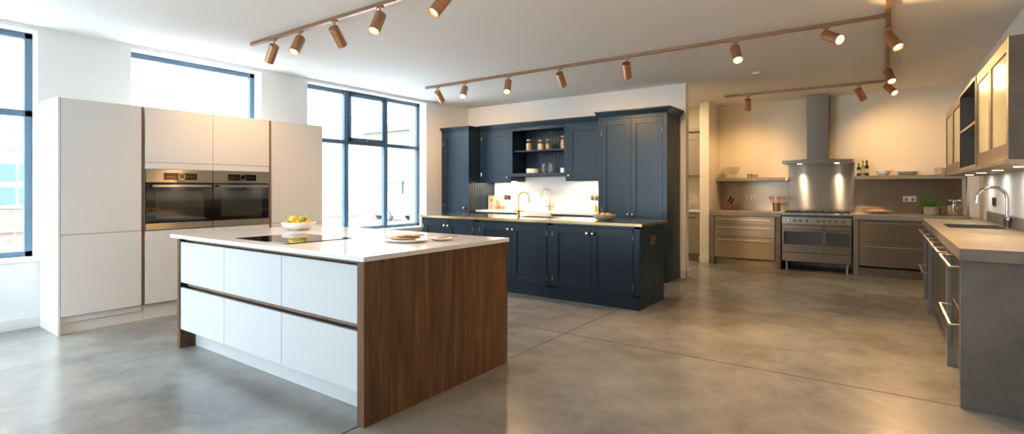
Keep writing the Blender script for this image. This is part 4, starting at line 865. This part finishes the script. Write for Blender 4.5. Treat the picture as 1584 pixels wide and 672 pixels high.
mb.lathe((0,0,0), [(0, .02), (R_-.003, .02), (R_, .017), (R_, -.165), (R_-.003, -.168), (R_-.005, -.165), (R_-.005, -.125), (0, -.125)], 36)
head = mb.build('lamp_head', 'copper', proto, smooth=True); head.location = PV
mb = MB(); mb.cyl((0,0,-.1255), (0,0,-.130), R_-.0065, n=30); lens = mb.build('lamp_lens', 'lens', head)
ld = bpy.data.lights.new('spot_beam', 'SPOT'); ld.energy = SPOT_W; ld.color = WARM; ld.spot_size = math.radians(118); ld.spot_blend = 1.0; ld.shadow_soft_size = .03
beam = bpy.data.objects.new('spot_beam', ld); COL.objects.link(beam); beam.parent = head; beam.location = (0, 0, -.160)
beams = {}
def put(x, y, dr, label, first=[True]):
    if first[0]: r_, h_ = proto, head; first[0] = False
    else:
        r_ = proto.copy(); COL.objects.link(r_); h_ = None
        for ch in proto.children:
            c2 = ch.copy(); COL.objects.link(c2); c2.parent = r_
            for g in ch.children: g2 = g.copy(); COL.objects.link(g2); g2.parent = c2
            if ch == head: h_ = c2
    r_.location = (x, y, 2.768); r_['label'] = label
    pw_ = 32 if y < 3 else (70 if y < 5.7 and x < -2 else (40 if y > 8.9 else (60 if x > 0 else 215)))
    if pw_ not in beams: beams[pw_] = ld.copy(); beams[pw_].energy = pw_
    for g in h_.children:
        if g.type == 'LIGHT': g.data = beams[pw_]
    dv = Vector(dr).normalized(); h_.rotation_mode = 'QUATERNION'; h_.rotation_quaternion = Vector((0, 0, -1)).rotation_difference(dv)
    # head hangs beside its pivot so that the stem meets the can near its top
    h_.location = PV+dv*.0+Vector((0, 0, -.012))
ti = 'track above the white island'; tn = 'track above the navy kitchen'
SP = [(-4.933, 2.82, (-.626, .038, -.779), 'copper spotlight nearest the left end of the '+ti),
 (-4.486, 2.82, (.172, -.497, -.851), 'glowing copper spotlight, second from the left end of the '+ti),
 (-3.959, 2.82, (-.29, .726, -.624), 'copper spotlight, third on the '+ti+', turned away'),
 (-3.349, 2.82, (.105, -.477, -.872), 'glowing copper spotlight, fourth on the '+ti),
 (-2.621, 2.82, (-.233, -.556, -.798), 'glowing copper spotlight cut by the top edge of the photo above the island'),
 (-5.324, 5.55, (-.193, .772, -.606), 'copper spotlight at the window end of the long '+tn),
 (-4.801, 5.55, (.241, -.569, -.786), 'glowing copper spotlight, second from the window end of the '+tn),
 (-4.048, 5.55, (.221, -.457, -.862), 'glowing copper spotlight, third from the window end of the '+tn),
 (-3.260, 5.55, (-.104, .704, -.702), 'unlit looking copper spotlight above the open navy shelves, tilted to the wall'),
 (-2.388, 5.55, (-.182, .652, -.736), 'copper spotlight hanging in front of the navy larder top, facing the wall'),
 (-1.228, 5.55, (.27, -.488, -.83), 'brightly glowing spotlight to the left above the smoke detector'),
 (-.442, 5.55, (.681, -.543, -.491), 'brightly glowing copper spotlight tilted almost level, last on the '+tn),
 (.02, 5.90, (.439, -.402, -.804), 'largest copper spotlight on the track that runs to the cooker wall'),
 (.02, 7.70, (.25, -.501, -.828), 'copper spotlight in the middle of the track that runs to the cooker wall'),
 (.02, 8.80, (.49, -.519, -.70), 'copper spotlight at the corner where the short track joins'),
 (-1.781, 8.92, (-.096, .48, -.872), 'copper spotlight hanging straight at the left of the short track'),
 (-.315, 8.92, (.343, .569, -.747), 'tilted copper spotlight right of the hood on the short track')]
for q in SP: put(*q)
def detector(label, x, y):
    o = thing('smoke_detector', label, 'smoke detector', (x, y, ZC))
    mb = MB(); mb.lathe((x, y, ZC), [(0, -.001), (.05, -.001), (.055, -.008), (.055, -.022), (.045, -.032), (0, -.034)][::1], 30); mb.build('detector_body', 'trim', o, smooth=True)
    mb = MB()
    for k in range(8):
        a = k*math.pi/4+.2; mb.box(x+math.cos(a)*.04-.008, x+math.cos(a)*.04+.008, y+math.sin(a)*.04-.008, y+math.sin(a)*.04+.008, ZC-.0345, ZC-.030)
    mb.build('vent_slots', 'black', o)
detector('round white smoke detector on the ceiling between the long and short tracks', -1.36, 7.36)
detector('small round white smoke detector near the left end of the short track', -2.36, 9.75)
# ================================================================= EXTERIOR
GZ = -.45
mb = MB(); mb.box(-60, XL-.4, -40, 60, GZ-.2, GZ); struct(mb, 'ground', 'asphalt')
mb = MB(); mb.box(-60, 30, -40, YN-.3, GZ-.2, GZ-.001); struct(mb, 'ground_front', 'asphalt')
ba = thing('brick_building', 'pale building with brick base and plain rendered wall across the street', 'building', (-13, 2, GZ))
mb = MB(); mb.box(-16, -12.0, -9, 9.6, GZ, 1.0); mb.box(-16, -12.0, -9, 3.6, 2.0, 4.0); mb.box(-16, -12.0, -9, 1.4, 1.0, 2.0); mb.build('brick_wall', 'brick', ba)
mb = MB(); mb.box(-15.9, -12.1, 3.6, 9.6, 1.0, 3.3); mb.box(-15.9, -12.05, 1.4, 3.6, 1.0, 2.0); mb.build('white_wall', 'render', ba)
mb = MB(); mb.box(-16, -11.93, -9, 3.6, 1.95, 2.12); mb.box(-16, -11.95, 3.6, 9.65, 3.3, 3.42); mb.box(-16, -11.95, -9, 9.6, .55, .65); mb.build('stone_band', 'render', ba)
for y0, z0, z1 in ((1.9, .95, 1.75), (-1.2, .9, 1.8), (7.85, .95, 1.75)):
    mb = MB(); mb.box(-12.02, -11.96, y0, y0+.75, z0, z1); f_ = mb.build('window', 'render', ba)
    mb = MB()
    for i in range(2):
        for j in range(2): mb.box(-11.965, -11.95, y0+.06+i*.33, y0+.36+i*.33, z0+.06+j*(z1-z0)/2, z0+(j+1)*(z1-z0)/2-.04)
    mb.build('pane', 'extglass', f_)
bb_ = thing('yellow_brick_building', 'low yellow brick building with grey doors behind the white car', 'building', (-24, 25, GZ))
mb = MB(); mb.box(-36, -16.5, 23, 30, GZ, 5.0); mb.build('brick_wall', 'ybrick', bb_)
mb = MB(); mb.box(-36.3, -16.2, 22.7, 30, 5.0, 5.35); mb.build('roof_edge', 'garage', bb_)
for x in (-27.6, -24.6):
    mb = MB(); mb.box(x, x+2.5, 22.9, 23, GZ, 1.75); mb.build('garage_door', 'garage', bb_)
    mb = MB(); mb.box(x-.1, x+2.6, 22.85, 23, 1.75, 1.95); mb.build('lintel', 'render', bb_)
# car
cz = GZ; cx0 = -22.6; cyy = 19.3
car = thing('car', 'white hatchback car parked outside the third window', 'car', (cx0, cyy, cz))
def profile_prism(mb, pts, y0, y1):
    a = [mb.bm.verts.new((x, y0, z)) for x, z in pts]; b_ = [mb.bm.verts.new((x, y1, z)) for x, z in pts]; n = len(pts)
    for i in range(n): mb.bm.faces.new((a[i], a[(i+1)%n], b_[(i+1)%n], b_[i]))
    mb.bm.faces.new(a[::-1]); mb.bm.faces.new(b_)
body = [(-2.0, .30), (-2.02, .62), (-1.9, .80), (-1.0, .92), (-.95, .93), (1.75, .96), (1.95, .85), (2.02, .55), (2.0, .30)]
mb = MB(); profile_prism(mb, [(cx0+x, cz+z) for x, z in body], cyy-.85, cyy+.85); mb.build('car_body', 'carpaint', car, .08, smooth=True)
mb = MB(); cab = [(-.95, .92), (-.35, 1.38), (.0, 1.45), (1.1, 1.44), (1.6, 1.2), (1.75, .94)]; profile_prism(mb, [(cx0+x, cz+z) for x, z in cab], cyy-.72, cyy+.72); mb.build('cabin', 'carpaint', car, .05, smooth=True)
mb = MB(); win = [(-.72, .98), (-.28, 1.32), (.35, 1.36), (.35, .98)]; profile_prism(mb, [(cx0+x, cz+z) for x, z in win], cyy-.735, cyy-.70); win = [(.42, .98), (.42, 1.36), (1.1, 1.34), (1.5, 1.0)]; profile_prism(mb, [(cx0+x, cz+z) for x, z in win], cyy-.735, cyy-.70); mb.build('side_window', 'extglass', car)
for x in (-1.3, 1.25):
    for s in (-1, 1):
        mb = MB(); mb.cyl((cx0+x, cyy+s*.88, cz+.32), (cx0+x, cyy+s*.66, cz+.32), .32, n=28); wl = mb.build('wheel', 'rubber', car, smooth=True)
        mb = MB(); mb.cyl((cx0+x, cyy+s*.895, cz+.32), (cx0+x, cyy+s*.87, cz+.32), .20, n=20); mb.build('hub_cap', 'steel_lt', wl)
# railings
rl = thing('metal_railing', 'dark upright metal railings beside the parked car', 'railing', (-14.4, 15.2, GZ))
mb = MB()
for k in range(5):
    x = -14.9+k*.22; mb.cyl((x, 15.4+k*.12, GZ), (x, 15.4+k*.12, 1.75-.08*(k % 2)), .022, n=8)
mb.cyl((-15.0, 15.35, 1.3), (-13.95, 15.95, 1.3), .018, n=8); mb.cyl((-15.0, 15.35, -.1), (-13.95, 15.95, -.1), .018, n=8)
mb.build('rails', 'frame', rl)
